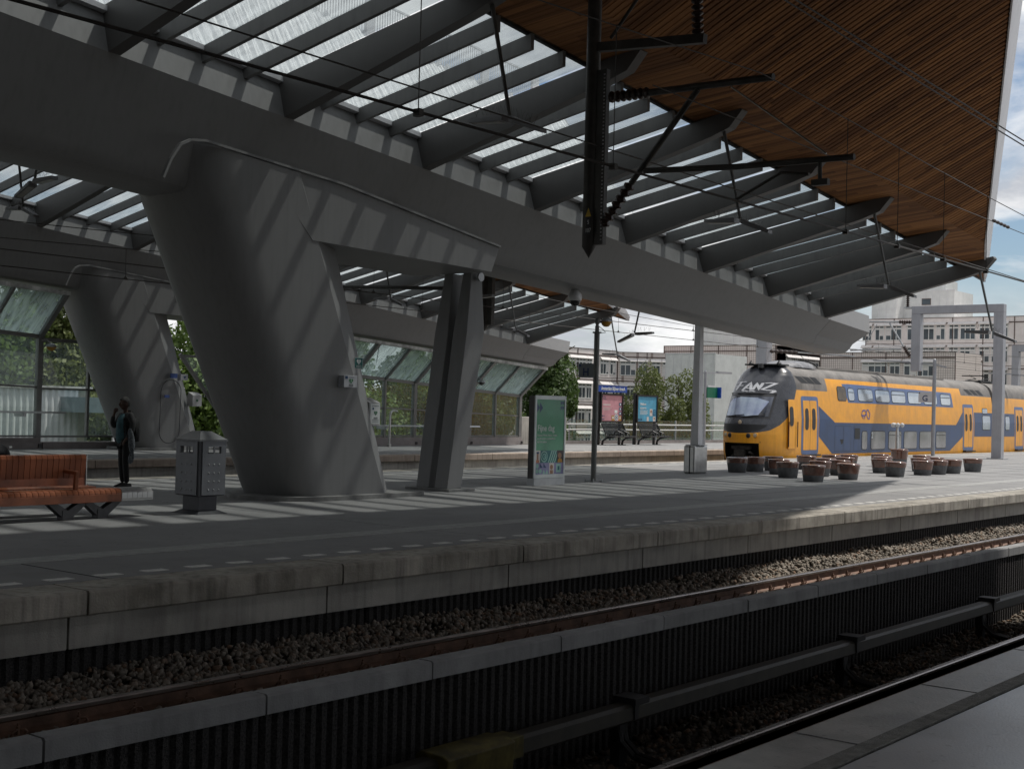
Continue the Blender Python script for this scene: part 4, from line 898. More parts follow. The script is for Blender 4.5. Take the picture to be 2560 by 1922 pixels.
# bare skin: neck, forearms and hands continuous
j = [(T((.0,.0,1.30)),.06),(T((.012,.0,1.43)),.052),(T((.02,.0,1.50)),.05)]
skin_body('neck', j, [(0,1),(1,2)], M_SKIN, MAN)
head(T, (.035,.0,1.575), R_(4), R_(2), MAN, M_SKIN)
trz = [(T((0,0,.90)),(.135,.115)),(T((.0,.085,.84)),.098),(T((.025,.10,.62)),.078),(T((.035,.105,.47)),.062),(T((.02,.11,.30)),.060),(T((.0,.115,.08)),.052),
       (T((.0,-.085,.84)),.098),(T((.005,-.10,.62)),.078),(T((.012,-.105,.47)),.062),(T((-.01,-.11,.30)),.060),(T((-.035,-.115,.08)),.052)]
skin_body('trousers', trz, [(0,1),(1,2),(2,3),(3,4),(4,5),(0,6),(6,7),(7,8),(8,9),(9,10)], M_TROU, MAN)
for sy, ox in ((.115,.0),(-.115,-.035)):
    MB().loft([[T((ox-.085,sy+dy,dz)) for dy, dz in ((-.03,.01),(.03,.01),(.035,.05),(.0,.085),(-.035,.05))],[T((ox+.03,sy+dy,dz)) for dy, dz in ((-.045,.0),(.045,.0),(.045,.05),(.0,.095),(-.045,.05))],
               [T((ox+.12,sy+dy,dz)) for dy, dz in ((-.048,.0),(.048,.0),(.045,.035),(.0,.055),(-.045,.035))],[T((ox+.175,sy+dy,dz)) for dy, dz in ((-.03,.005),(.03,.005),(.028,.025),(.0,.035),(-.028,.025))]]).build('shoe', M_SHOE, MAN, smooth=50, bevel=.006)
skin_body('shirt', [(T((.035,0,.80)),(.125,.155)),(T((.045,0,.98)),(.125,.15)),(T((.045,0,1.18)),(.12,.15)),(T((.03,0,1.32)),(.10,.135)),(T((.015,0,1.40)),.062)], [(0,1),(1,2),(2,3),(3,4)], M_TEE, MAN)
# jacket: open front, so its trunk sits behind the shirt's chest; sleeves to the wrists
jk = [(T((-.035,0,.84)),(.115,.165)),(T((-.035,0,1.0)),(.115,.165)),(T((-.03,0,1.2)),(.115,.17)),(T((-.02,0,1.34)),(.09,.135)),
      (T((-.01,.17,1.36)),.075),(T((-.03,.235,1.21)),.060),(T((.0,.25,1.06)),.055),(T((.085,.235,.93)),.045),
      (T((-.01,-.17,1.36)),.075),(T((.04,-.25,1.22)),.062),(T((.10,-.285,1.13)),.058),(T((.16,-.22,1.23)),.046),(T((.175,-.15,1.35)),.038)]
skin_body('jacket', jk, [(0,1),(1,2),(2,3),(3,4),(4,5),(5,6),(6,7),(3,8),(8,9),(9,10),(10,11),(11,12)], M_JACK, MAN)
MB().loft([[T((x_,y_*sc,z_)) for y_, x_ in ((-.09,-.06),(-.06,-.085),(.0,-.095),(.06,-.085),(.09,-.06))] for sc, z_ in ((1.0,1.36),(.95,1.42),(.85,1.455))], closed=False).build('collar', M_JACK, MAN, smooth=60)
for sy in (-1,1): MB().loft([[T((.09,sy*.075,.82)),T((.075,sy*.145,.82))],[T((.105,sy*.075,1.05)),T((.07,sy*.15,1.05))],[T((.105,sy*.08,1.22)),T((.06,sy*.15,1.25))],[T((.06,sy*.06,1.37)),T((.02,sy*.12,1.39))]], closed=False).build('lapel', M_JACK, MAN, smooth=60)
pj, ed = hand(T, (.178,-.13,1.385), (-.06,.62,.66), (1,.1,-.1), 1, M_SKIN, MAN, .9)
off = len(pj); pj += [(T((.168,-.185,1.29)),.032)]; ed += [(0,off)]
skin_body('raised_hand', pj, ed, M_SKIN, MAN)
pj, ed = hand(T, (.10,.225,.91), (.45,-.25,-.75), (.6,0,.4), -1, M_SKIN, MAN, .55)
off = len(pj); pj += [(T((.08,.235,.95)),.033)]; ed += [(0,off)]
skin_body('lowered_hand', pj, ed, M_SKIN, MAN)
BAG = thing('backpack', tuple(T((-.2,0,1.0))), 'black backpack worn by the standing man', 'backpack')
MB().loft([[T((-.13-d_*.9,y_*w_,z_)) for y_, d_ in ((-.15,0),(-.15,.06),(-.10,.125),(.10,.125),(.15,.06),(.15,0))] for z_, w_ in ((.86,.8),(.90,1.0),(1.08,1.0),(1.22,.92),(1.30,.6))]).build('bag', mat('backpack cloth', (.02,.02,.021), .8, 0, .3, 12), BAG, smooth=50)
for sy in (-1,1): MB().tube([T((-.13,sy*.085,1.28)),T((-.03,sy*.10,1.425)),T((.085,sy*.105,1.30)),T((.09,sy*.12,1.12)),T((-.1,sy*.165,.95))], .016, 6).build('strap', MATS['backpack cloth'], BAG)
SCF = thing('scarf', tuple(T((.05,.29,.9))), 'grey patterned scarf hanging from the standing man\'s arm', 'scarf')
MB().loft([[T((.02+.045*math.cos(a)*w_+dx_, .275+.030*math.sin(a)*w_*(1+.4*math.sin(3*a+z_*20)), z_)) for a in [2*math.pi*k/14 for k in range(14)]] for z_, w_, dx_ in ((1.12,.5,.03),(1.05,1.1,.02),(.95,1.3,.0),(.82,1.5,-.015),(.72,1.05,-.02),(.66,.8,-.02),(.58,1.3,-.01),(.50,1.15,.0),(.46,.5,.0))]).build('cloth', M_SCARF, SCF, smooth=60)
# ---- seated man on the far side of the bench, seen from behind
SIT = thing('person', (9.72, 16.9, .42), 'seated man in a black top with white neck label, at the left edge', 'person')
T = frame((9.72, 16.86, 0), R_(98))
head(T, (.06,0,1.155), R_(6), R_(14), SIT, mat('brown skin', (.13,.068,.042), .45, 0, .12, 10), hair=False, s=1.02)
skin_body('neck', [(T((.0,0,.95)),.065),(T((.025,0,1.04)),.058),(T((.04,0,1.10)),.055)], [(0,1),(1,2)], MATS['brown skin'], SIT)
up = [(T((0,0,.52)),(.15,.19)),(T((-.03,0,.70)),(.14,.19)),(T((-.02,0,.86)),(.125,.19)),(T((.0,0,.96)),(.085,.11)),
      (T((.01,.20,.90)),.082),(T((.06,.265,.72)),.062),(T((.16,.26,.60)),.055),(T((.01,-.20,.90)),.082),(T((.06,-.265,.72)),.062),(T((.16,-.26,.60)),.055)]
skin_body('top', up, [(0,1),(1,2),(2,3),(3,4),(4,5),(5,6),(3,7),(7,8),(8,9)], mat('black top', (.016,.016,.018), .8, 0, .25, 10, .3, 50), SIT)
lg = [(T((.0,0,.50)),(.15,.17)),(T((.06,.10,.50)),.10),(T((.42,.13,.50)),.075),(T((.46,.13,.26)),.060),(T((.44,.13,.08)),.05),(T((.06,-.10,.50)),.10),(T((.42,-.13,.50)),.075),(T((.46,-.13,.26)),.060),(T((.44,-.13,.08)),.05)]
skin_body('trousers', lg, [(0,1),(1,2),(2,3),(3,4),(0,5),(5,6),(6,7),(7,8)], M_TROU, SIT)
for sy in (.13,-.13): MB().loft([[T((ox,sy+dy,dz)) for dy, dz in ((-.045,.0),(.045,.0),(.04,.05*k_),(-.04,.05*k_))] for ox, k_ in ((.36,1.4),(.46,1.8),(.58,1.0),(.64,.6))]).build('shoe', M_SHOE, SIT, bevel=.01)
for sy in (1,-1):
    pj, ed = hand(T, (.22,sy*.25,.585), (.9,-sy*.2,-.1), (0,0,1), sy, MATS['brown skin'], SIT, .4); off = len(pj); pj += [(T((.14,sy*.262,.615)),.035)]; ed += [(0,off)]
    skin_body('hand', pj, ed, MATS['brown skin'], SIT)
MB().poly([T((-.120,-.165,.965)),T((-.120,-.215,.965)),T((-.112,-.215,.99)),T((-.112,-.165,.99))],[(0,1,2,3)]).build('neck_label', WHT, SIT)
# ================================================================ double-deck train
TR_L = 'yellow and blue double-deck train with graffiti on its dark nose, standing behind the island platform'
TN = thing('train', (58, 25.65, -.7), TR_L, 'train')
YC = 25.65
M_YEL = mat('train yellow', (.80,.355,.02), .34, 0, .08, 1.6, streak=.14, col2=(.66,.29,.025)); M_BLU = mat('train blue', (.024,.055,.14), .32, 0, .12, 1.6, streak=.2)
M_BLU2 = mat('train light blue', (.085,.135,.28), .36, 0, .12, 1.6, streak=.15)
M_TGR = mat('train roof grey', (.20,.185,.17), .6, 0, .22, 1.2, .1, 30, streak=.35); M_MASK = mat('train mask grey', (.055,.058,.068), .26, 0, .15, 2)
M_TBLK = mat('train black', (.012,.012,.013), .5, 0, .2, 5); M_TWIN = mat('coach window', (.50,.55,.60), .05, .72, .12, .9)  # pale mirror-like window tone stands in for sky seen through the coach
M_TWINL = mat('coach window lower', (.36,.36,.37), .08, .6, .12, .9); M_FRM = mat('window rubber', (.02,.02,.022), .5, 0, .1, 5)  # lower panes toned greyer, as if mirroring the platform
PROF = [(-.42,1.30),(-.10,1.36),(.12,1.38),(.82,1.38),(1.55,1.38),(2.27,1.325),(2.70,1.27),(2.90,1.235),(3.24,1.12),(3.42,1.0),(3.56,.82),(3.67,.55),(3.73,.28),(3.75,.0)]
PZ = [p[0] for p in PROF]; PW = [p[1] for p in PROF]
def hw(z): return float(np.interp(z, PZ, PW))
def sideY(z): return YC-hw(z)
def car(x0, x1, stations, greyf, parent, name='body'):
    xs_ = sorted(set([x0]+stations+[x1])); s = MB()
    full = [(YC-w_, z_) for z_, w_ in PROF]+[(YC+w_, z_) for z_, w_ in reversed(PROF[:-1])]
    n = len(full); b = len(s.v)
    for x_ in xs_: s.v += [(x_, y_, z_) for y_, z_ in full]
    for i in range(len(xs_)-1):
        for k in range(n-1):
            s.f.append((i*n+k, i*n+k+1, (i+1)*n+k+1, (i+1)*n+k)); zm_ = (full[k][1]+full[k+1][1])/2
            s.mi.append(1 if greyf((xs_[i]+xs_[i+1])/2, zm_) else 0)
    s.f.append(tuple(range(n-1,-1,-1))); s.mi.append(1); s.f.append(tuple((len(xs_)-1)*n+k for k in range(n))); s.mi.append(1)
    return s.build(name, [M_YEL, M_TGR], parent, smooth=25)
def side(poly, m, off, name, parent=TN, bev=0):
    """thin sheet that follows the coach side; poly in (x, z)"""
    bm = bmesh.new(); vs = [bm.verts.new((x_, 0, z_)) for x_, z_ in poly]; bm.faces.new(vs)
    for z_ in PZ+[1.9, 2.5]:
        bmesh.ops.bisect_plane(bm, geom=bm.verts[:]+bm.edges[:]+bm.faces[:], plane_co=(0,0,z_), plane_no=(0,0,1))
    for v in bm.verts: v.co.y = sideY(v.co.z)-off
    bmesh.ops.triangulate(bm, faces=[f for f in bm.faces if len(f.verts) > 4])
    for f in bm.faces:
        if f.normal.y > 0: f.normal_flip()
    base = parent_base(parent); bmesh.ops.translate(bm, verts=bm.verts, vec=-base)
    me = bpy.data.meshes.new(name); bm.to_mesh(me); bm.free(); me.materials.append(m)
    o = bpy.data.objects.new(name, me); COL.objects.link(o); o.parent = parent; return o
def rrect(x0, x1, z0, z1, r, sl=0., n=5):
    pts = []
    for cx_, cz_, a0 in ((x1-r,z1-r,0),(x0+r,z1-r,90),(x0+r,z0+r,180),(x1-r,z0+r,270)):
        for k in range(n+1):
            a = R_(a0+90*k/n); z_ = cz_+r*math.sin(a); pts.append((cx_+r*math.cos(a)+sl*(z_-z0), z_))
    return pts
# nose
XJ = 48.55
def xfront(z): return float(np.interp(z, [-.42,.0,.3,.9,1.3,1.57,2.4,3.0,3.36,3.6,3.75], [46.42,46.30,46.22,46.18,46.28,46.45,46.92,47.42,47.82,48.08,48.25]))
NE = 2.3
def noseX(y, z):
    h = max(.02, hw(z)); a = min(1., abs(y-YC)/h); xf = xfront(z); return xf+(XJ-xf)*(1-(1-a**NE)**(1/NE))
def maskz(t): return float(np.interp(abs(t), [0,25,45,60,72,82,90], [.93,.96,1.06,1.28,1.62,2.2,2.72]))
NA, NB, NC = 10, 18, 60
s = MB(); TT = [(-90+180*k/90) for k in range(91)]
def rowz(i, t):
    if i <= NA: return -.42+(.55+.42)*i/NA
    if i <= NA+NB: return .55+(maskz(t)-.55)*(i-NA)/NB
    f_ = (i-NA-NB)/NC; return maskz(t)+(3.75-maskz(t))*(1-(1-f_)**1.35)
for i in range(NA+NB+NC+1):
    for t in TT:
        z_ = rowz(i, t); h = max(.015, hw(z_)); xf = xfront(z_)
        a = R_(t); yv = math.copysign(abs(math.sin(a))**(2/NE), a); xv = 1-abs(math.cos(a))**(2/NE)
        s.v.append((xf+(XJ-xf)*xv, YC+h*yv, z_))
n = len(TT)
for i in range(NA+NB+NC):
    for k in range(n-1):
        tm = (TT[k]+TT[k+1])/2
        if abs(tm) < 30 and i < NA: continue                                     # coupler opening
        s.f.append((i*n+k, i*n+k+1, (i+1)*n+k+1, (i+1)*n+k)); s.mi.append(1 if i >= NA+NB else 0)
NOSE = s.build('nose', [M_YEL, M_MASK], TN, smooth=40)
s = MB(); s.box(46.9, 47.0, YC-.85, YC+.85, -.42, .62); s.box(46.66,46.95,YC-.86,YC-.78,-.42,.60); s.box(46.66,46.95,YC+.78,YC+.86,-.42,.60); s.box(46.5,46.95,YC-.8,YC+.8,.57,.61); s.build('coupler_recess', M_TBLK, TN)
s = MB().tube([(46.9,YC,.08),(46.3,YC,.08)],.12,12).box(46.25,46.45,YC-.22,YC+.22,-.12,.28).tube([(46.3,YC-.45,.2),(46.6,YC-.45,.1)],.05,8).tube([(46.3,YC+.4,-.1),(46.75,YC+.4,.2)],.045,8).box(46.35,46.6,YC-.38,YC+.38,.30,.42)
s.build('coupler', mat('coupler iron', (.06,.055,.05), .6, .4, .3, 8), TN)
def onnose(pts, m, off, name, parent=None, fill=True):
    base = parent_base(parent or TN); bm = bmesh.new(); vs = [bm.verts.new((y_, z_, 0)) for y_, z_ in pts]; bm.faces.new(vs)
    ys = [p[0] for p in pts]; zs = [p[1] for p in pts]
    for c in np.arange(min(ys)+.06, max(ys), .09): bmesh.ops.bisect_plane(bm, geom=bm.verts[:]+bm.edges[:]+bm.faces[:], plane_co=(c,0,0), plane_no=(1,0,0))
    for c in np.arange(min(zs)+.05, max(zs), .08): bmesh.ops.bisect_plane(bm, geom=bm.verts[:]+bm.edges[:]+bm.faces[:], plane_co=(0,c,0), plane_no=(0,1,0))
    bmesh.ops.triangulate(bm, faces=bm.faces[:])
    for v in bm.verts:
        y_, z_ = v.co.x, v.co.y; v.co = Vector((noseX(y_, z_)-off, y_, z_))-base
    bm.normal_update()
    for f in bm.faces:
        if f.normal.x > 0: f.normal_flip()
    me = bpy.data.meshes.new(name); bm.to_mesh(me); bm.free(); me.materials.append(m); me.polygons.foreach_set('use_smooth', [True]*len(me.polygons))
    o = bpy.data.objects.new(name, me); COL.objects.link(o); o.parent = parent or TN; return o
WS = onnose([(YC-.99,1.53),(YC+.99,1.53),(YC+1.0,2.46),(YC-1.0,2.46)], M_FRM, .010, 'windscreen_frame')
onnose([(YC-.93,1.60),(YC+.93,1.60),(YC+.94,2.39),(YC-.94,2.39)], mat('windscreen glass', (.10,.11,.14), .03, .35, .5, 1.2, spec=1.0), .018, 'windscreen', WS)
onnose([(YC-.6,1.62),(YC-.1,1.60),(YC+.9,1.62),(YC+.9,2.1),(YC+.72,2.28),(YC+.3,2.36),(YC-.4,2.34),(YC-.85,2.2)], mat('windscreen reflection', (.34,.40,.46), .06, .2, .45, 1.1, col2=(.20,.22,.42)), .022, 'sky_reflection', WS)  # sky reflection coloured onto a pale patch laid over the windscreen
for y0, y1 in ((YC+.75,YC-.1),(YC-.05,YC-.85)):
    MB().tube([(noseX(y0,1.57)-.05,y0,1.57),(noseX((y0+y1)/2,1.60)-.06,(y0+y1)/2,1.62),(noseX(y1,1.62)-.05,y1,1.66)], .018, 6).build('wiper', M_TBLK, TN)
MB().tube([(noseX(YC+d,2.50)-.03,YC+d,2.50) for d in (-1.0,-.5,0,.5,1.0)], .028, 8).build('brow_bar', M_TBLK, TN)
onnose([(YC+.95*math.cos(a),1.28+.34*math.sin(a)) for a in [math.pi+math.pi*k/16 for k in range(17)]], M_TBLK, .006, 'lower_mask')
M_HL = mat('headlamp glass', (.75,.62,.45), .12, .3, .15, 9)
for yv, zv, r_ in ((0,1.36,.085),(.64,.86,.085),(-.64,.86,.085),(.40,.84,.07),(-.40,.84,.07)):
    y_ = YC+yv; x_ = noseX(y_, zv); o = MB().lathe([(r_*1.35,.0),(r_*1.35,-.03),(r_*1.1,-.045)], (x_+.02,y_,zv), 20, 'x').build('headlamp', M_MASK if abs(yv) != .64 else M_YEL, TN, smooth=40)
    MB().lathe([(r_*1.05,-.04),(r_*.8,-.058),(.0,-.065)], (x_+.02,y_,zv), 18, 'x').build('lens', M_HL if abs(yv) != .40 else M_TBLK, o, smooth=50)
# graffiti: brush strokes laid on the nose
GRAF = mat('graffiti paint', (.62,.63,.66), .6, 0, .08, 9)
def stroke(pts, w_, closed=False):
    """flat ribbon following points in (u, v), u to the viewer's right"""
    P_ = [Vector((u,v)) for u, v in pts]; Lf, Rt = [], []
    for i, p in enumerate(P_):
        d = (P_[min(i+1,len(P_)-1)]-P_[max(i-1,0)]).normalized(); nn = Vector((-d.y,d.x)); ww = w_*(.8 if i in (0,len(P_)-1) else 1)
        Lf.append(p+nn*ww); Rt.append(p-nn*ww)
    return [(Lf[i],Lf[i+1],Rt[i+1],Rt[i]) for i in range(len(P_)-1)]
LET = [[(.14,.98),(.10,.55),(.05,.08)],[(-.02,.86),(.12,.96),(.30,1.0)],[(-.02,.46),(.10,.54),(.24,.60)],
       [(.27,.05),(.36,.55),(.43,.95),(.46,.55),(.50,.10)],[(.31,.36),(.42,.30),(.49,.38)],
       [(.55,.12),(.57,.55),(.585,.90),(.64,.55),(.695,.10),(.71,.55),(.73,.88)],
       [(.78,.86),(.90,.90),(1.0,.88),(.90,.55),(.76,.18),(.88,.12),(1.02,.10)],[(1.0,.12),(1.02,.0),(.97,-.16)],[(.28,-.06),(.36,.02),(.44,-.06)],[(.47,-.06),(.55,.02),(.62,-.06)]]
gm = MB()
for l_ in LET:
    for quad in stroke(l_, .042):
        sub = 4
        for a in range(sub):
            pts = []
            for f_ in (a/sub, (a+1)/sub):
                for e0, e1 in ((quad[0],quad[1]),(quad[3],quad[2])): pts.append(e0.lerp(e1, f_))
            pp = [pts[0],pts[2],pts[3],pts[1]]; g = []
            for u in pp:
                y_ = YC+.86-u.x*1.72; z_ = 2.60+u.y*.38; g.append((noseX(y_, z_)-.012, y_, z_))
            gm.poly(g, [(0,1,2,3)])
gm.build('graffiti', GRAF, TN, fix=False)
# car bodies
XE = 71.25
car(XJ, XE, [51.35, 66.8], lambda x, z: z > 3.24 or (x < 51.35 and z > 2.70) or (x > 66.8 and z > 2.90), TN)
MB().box(XE+.0, XE+.42, YC-1.05, YC+1.05, -.3, 3.1).build('gangway', M_TBLK, TN)
car(XE+.4, 99, [77.0], lambda x, z: z > 3.24 or (x < 77 and z > 2.9), TN)
side([(50.42,2.09),(51.91,1.42),(65.82,1.40),(66.80,2.06),(66.80,.82),(65.06,.13),(51.68,.12),(50.42,.84)], M_BLU, .004, 'blue_panel')
side([(52.86,3.06),(53.30,2.28),(65.55,2.27),(65.42,2.99),(53.5,3.08)], M_BLU2, .004, 'blue_panel')
side([(68.42,2.06),(71.2,2.06),(71.2,.82),(68.42,.82)], M_BLU, .004, 'blue_panel'); side([(71.7,2.06),(74.72,2.06),(74.72,.82),(71.7,.82)], M_BLU, .004, 'blue_panel')
side([(76.5,2.06),(78,1.42),(98,1.42),(98,.13),(78,.13),(76.5,.82)], M_BLU, .004, 'blue_panel')
def door(x0, x1, frame=True):
    o = side(rrect(x0-.16, x1+.16, .12, 2.46, .14), M_BLU2, .006, 'door_frame')
    xm = (x0+x1)/2
    for a, b in ((x0, xm-.012), (xm+.012, x1)):
        l_ = side(rrect(a, b, .29, 2.29, .05), M_YEL, .012, 'door_leaf', o)
        wm_ = (a+b)/2
        side(rrect(wm_-.155, wm_+.155, 1.10, 1.98, .14), M_FRM, .018, 'window', l_)
    side([(xm-.012,.29),(xm+.012,.29),(xm+.012,2.29),(xm-.012,2.29)], M_FRM, .010, 'seam', o)
    b_ = MB().box(x0-.1, x1+.1, sideY(.1)-.16, sideY(.1)+.1, .06, .12).build('door_step', M_TBLK, o); return o
door(49.0, 50.22); door(66.98, 68.16); door(74.92, 76.12); door(93, 94.2)
# cab side door
o = side(rrect(47.72, 48.36, .35, 2.30, .05), M_YEL, .012, 'cab_door'); side(rrect(47.80, 48.12, 1.25, 2.02, .12), M_FRM, .022, 'window', o)
for xx in (47.66, 48.42): MB().tube([(xx, sideY(.5)-.05, .42),(xx, sideY(1.4)-.05, 1.42)], .02, 8).build('grab_rail', M_TBLK, TN)
# windows
def win(x0, x1, z0, z1, m, r=.10, sl=0., bar=False):
    f = side(rrect(x0-.035, x1+.035, z0-.035, z1+.035, r+.03, sl), M_FRM, .009, 'window'); side(rrect(x0, x1, z0, z1, r, sl), m, .014, 'pane', f)
    if bar: side([(x0+.03,z1-.17),(x1-.03,z1-.17),(x1-.03,z1-.14),(x0+.03,z1-.14)], M_FRM, .018, 'bar', f)
for k, (a, b) in enumerate(((53.36,53.94),(54.36,55.86),(56.2,57.7),(57.98,59.52),(59.88,61.40),(61.78,63.42),(63.95,65.2))): win(a, b, 2.38, 2.88, M_TWIN, .13, 0, k in (0,3,6))
win(52.30, 53.12, 2.37, 2.92, mat('tinted pane', (.10,.07,.04), .1, .3, .2, 3), .10)
for k, (a, b) in enumerate(((54.63,55.16),(55.58,57.08),(57.5,58.92),(59.27,60.76),(61.14,62.65),(63.2,64.45))): win(a, b, .28, 1.05, M_TWINL, .11, 0, k in (2,5))
win(69.63,70.78,1.19,1.90,M_TWIN,.10); win(69.66,70.40,2.03,2.27,M_TWIN,.06); win(73.2,73.85,1.19,1.90,M_TWIN,.10)
for k in range(8): win(78.4+1.85*k, 79.9+1.85*k, .28, 1.05, M_TWINL, .11); win(78.4+1.85*k, 79.9+1.85*k, 2.38, 2.88, M_TWIN, .13)
# grilles, hatches, numbers, emblem
for k in range(3): side([(48.62+.66*k,3.27-.0*k),(49.16+.66*k,3.25),(49.68+.62*k,2.99),(49.12+.62*k,3.0)], M_TBLK, .012, 'air_grille'); side([(67.42+.8*k,3.23),(68.0+.8*k,3.23),(68.55+.8*k,2.97),(67.98+.8*k,2.97)], M_TBLK, .012, 'air_grille')
for x0, x1 in ((51.9,52.72),(52.76,53.5),(53.8,54.5)):
    o = side([(x0,.2),(x1,.2),(x1,1.28),(x0,1.28)], M_FRM, .0055, 'hatch'); side([(x0+.015,.215),(x1-.015,.215),(x1-.015,1.265),(x0+.015,1.265)], M_BLU, .008, 'hatch_panel', o)
side(rrect(53.86,54.40,.72,1.20,.04), M_TBLK, .014, 'display'); side([(52.4,.72),(52.75,.72),(52.7,.55),(52.55,.5)], M_TBLK, .014, 'lock_plate')
for (xx, zz, sz) in ((55.20,2.66,.33),(55.58,.77,.36)):
    text_mesh('2', sz, WHT, TN, (xx, sideY(zz+.1)-.022, zz), rot=(R_(90 if zz < 2 else 82),0,0), name='numeral', bold=.004)
text_mesh('9401', .10, NAVY, TN, (46.98, noseX and (YC-hw(.02))-.0, .0), rot=(R_(90),0,R_(-14)), name='numeral')
EMB = mat('emblem violet blue', (.11,.11,.30), .5)
em = MB()
def emb(pts, w_=.030):
    for quad in stroke(pts, w_):
        em.poly([(54.56+u.x, sideY(1.60+u.y)-.012, 1.60+u.y) for u in quad], [(0,1,2,3)])
emb([(.90,.24),(.72,.40),(.60,.40),(.50,.22),(.38,.14),(.0,.16)]); emb([(.0,.16),(.12,.34),(.20,.37),(.42,.37),(.54,.20)]); emb([(.20,.0),(.14,.10),(.0,.16)]); emb([(.54,.20),(.66,.02),(.80,.0),(.90,.24)]); emb([(.32,.02),(.45,.24)])
em.build('emblem', EMB, TN, fix=False)
# roof: hump, antennas, raised duct, pantograph
MB().loft([[(x_, YC+w_*math.sin(a), zz+hgt*math.cos(a)) for a in [R_(-85+170*k/10) for k in range(11)]] for x_, w_, zz, hgt in ((48.8,.5,3.62,.12),(49.5,.75,3.62,.30),(50.8,.78,3.62,.34),(51.25,.80,3.62,.33))], closed=False).build('roof_cover', mat('roof cover film', (.22,.22,.23), .35, 0, .35, 5, .2, 12), TN, smooth=50)
MB().tube([(51.3,YC+.84*math.sin(R_(-80+160*k/10)),3.62+.36*math.cos(R_(-80+160*k/10))) for k in range(11)], .03, 6).build('cover_hoop', M_TBLK, TN)
s = MB().box(47.95,48.9,YC-.75,YC+.75,3.66,3.72)
for d in (-.7,.55): s.lathe([(.09,3.66),(.10,3.74),(.05,3.80),(.02,3.86)], (48.1,YC+d,0), 10)
s.lathe([(.16,3.55),(.10,3.72)], (47.95,YC,0), 12); s.build('roof_antenna', M_TBLK, TN)
MB().tube([(51.4,YC-.62,3.69),(66.0,YC-.62,3.69)], .03, 6).tube([(51.4,YC-.25,3.76),(66.0,YC-.25,3.76)], .03, 6).build('roof_conduit', M_TGR, TN)
s = MB()
for d in (-.35,.35):
    s.tube([(71.8,YC+d,3.8),(73.4,YC+d,3.95),(72.2,YC+d*.8,4.1)], .03, 6)
s.box(71.6,73.8,YC-.55,YC+.55,3.72,3.80); s.tube([(72.2,YC-.7,4.08),(72.2,YC+.7,4.08)],.03,6)
for xx in (71.9,73.4): s.lathe([(.09,3.7),(.12,3.78),(.07,3.84)],(xx,YC-.4,0),10)
s.build('pantograph', M_TBLK, TN)
MB().box(48.6,XE,YC-1.25,YC+1.25,-.85,-.30).box(XE+.5,98.5,YC-1.25,YC+1.25,-.85,-.30).build('underframe', M_TBLK, TN)
# ================================================================ outer platform: glass screens, seats with posters, railing
M_SCR = mat('screen frame', (.20,.20,.195), .5, .2, .12, 3, streak=.1); M_SCRL = mat('screen cap', (.50,.50,.48), .6, 0, .3, 3, streak=.2)
M_GSCR = glass('screen glass', (.86,.905,.88), .04, .10, .01, hazecol=(.5,.6,.58)); M_GDIRT = glass('dirty screen glass', (.78,.85,.83), .04, .36, .03, hazecol=(.75,.85,.84))
M_PLINTH = mat('plinth stone', (.27,.245,.24), .7, 0, .12, 2, .1)
def zmid(X): return 1.98-.0258*(X-22)
def zkink(X): return 3.62-.0535*(X-22)
def ztp(X): return 4.95-.0560*(X-22)
YW, YT = 38.0, 36.58
def screen(xs_thick, xs_thin, x0, x1, label, roof=True, slant=None):
    t = thing('glass_screen', ((x0+x1)/2, YW, 0), label, 'glass screen', 'glass windscreens on the outer platform')
    MB().box(x0, x1, YW-.18, YW+.18, 0, .22).build('plinth', M_PLINTH, t); MB().box(x0, x1, YW-.10, YW+.10, .22, .35).build('plinth', M_PLINTH, t)
    allx = sorted(set(xs_thick+xs_thin+[x0,x1]))
    for X in xs_thick+xs_thin:
        w_ = .085 if X in xs_thick else .045
        MB().box(X-w_, X+w_, YW-.09, YW+.09, .35, zkink(X)).build('post', M_SCR, t)
        if roof: MB().bar((X,YW,zkink(X)),(X,YT,ztp(X)), w_*2.0, .16).build('canted_post', M_SCR, t)
        if X in xs_thick: MB().box(X-.05,X+.05,YW-.22,YW-.09,.05,.16).build('bracket', M_DARK, t)
    def rail_(f, y, w_, h_, nm, m): MB().hexa([(x0,y-w_,f(x0)-h_),(x1,y-w_,f(x1)-h_),(x1,y+w_,f(x1)-h_),(x0,y+w_,f(x0)-h_),(x0,y-w_,f(x0)+h_),(x1,y-w_,f(x1)+h_),(x1,y+w_,f(x1)+h_),(x0,y+w_,f(x0)+h_)]).build(nm, m, t)
    rail_(lambda X: .40, YW, .06, .03, 'sill', M_SCR); rail_(zmid, YW, .04, .03, 'mid_rail', M_SCR); rail_(zkink, YW, .07, .065, 'eaves_rail', M_SCR)
    if roof: rail_(ztp, YT, .10, .06, 'top_cap', M_SCRL)
    for a, b in zip(allx[:-1], allx[1:]):
        if b-a < .3: continue
        for lo, hi in ((lambda X: .42, zmid),(zmid, zkink)):
            MB().hexa([(a,YW-.006,lo(a)),(b,YW-.006,lo(b)),(b,YW+.006,lo(b)),(a,YW+.006,lo(a)),(a,YW-.006,hi(a)),(b,YW-.006,hi(b)),(b,YW+.006,hi(b)),(a,YW+.006,hi(a))]).build('glass_pane', M_GSCR, t)
        if roof: MB().hexa([(a,YW,zkink(a)+.02),(b,YW,zkink(b)+.02),(b,YW,zkink(b)+.035),(a,YW,zkink(a)+.035),(a,YT,ztp(a)),(b,YT,ztp(b)),(b,YT,ztp(b)+.015),(a,YT,ztp(a)+.015)]).build('roof_pane', M_GDIRT, t)
    if roof:
        for a in xs_thick[:-1]: MB().tube([(a+.1,YT+.1,ztp(a)-.05),(a+.9,YW-.4,zkink(a)+.55)],.018,6).build('stay_rod', M_GALV, t)
    return t
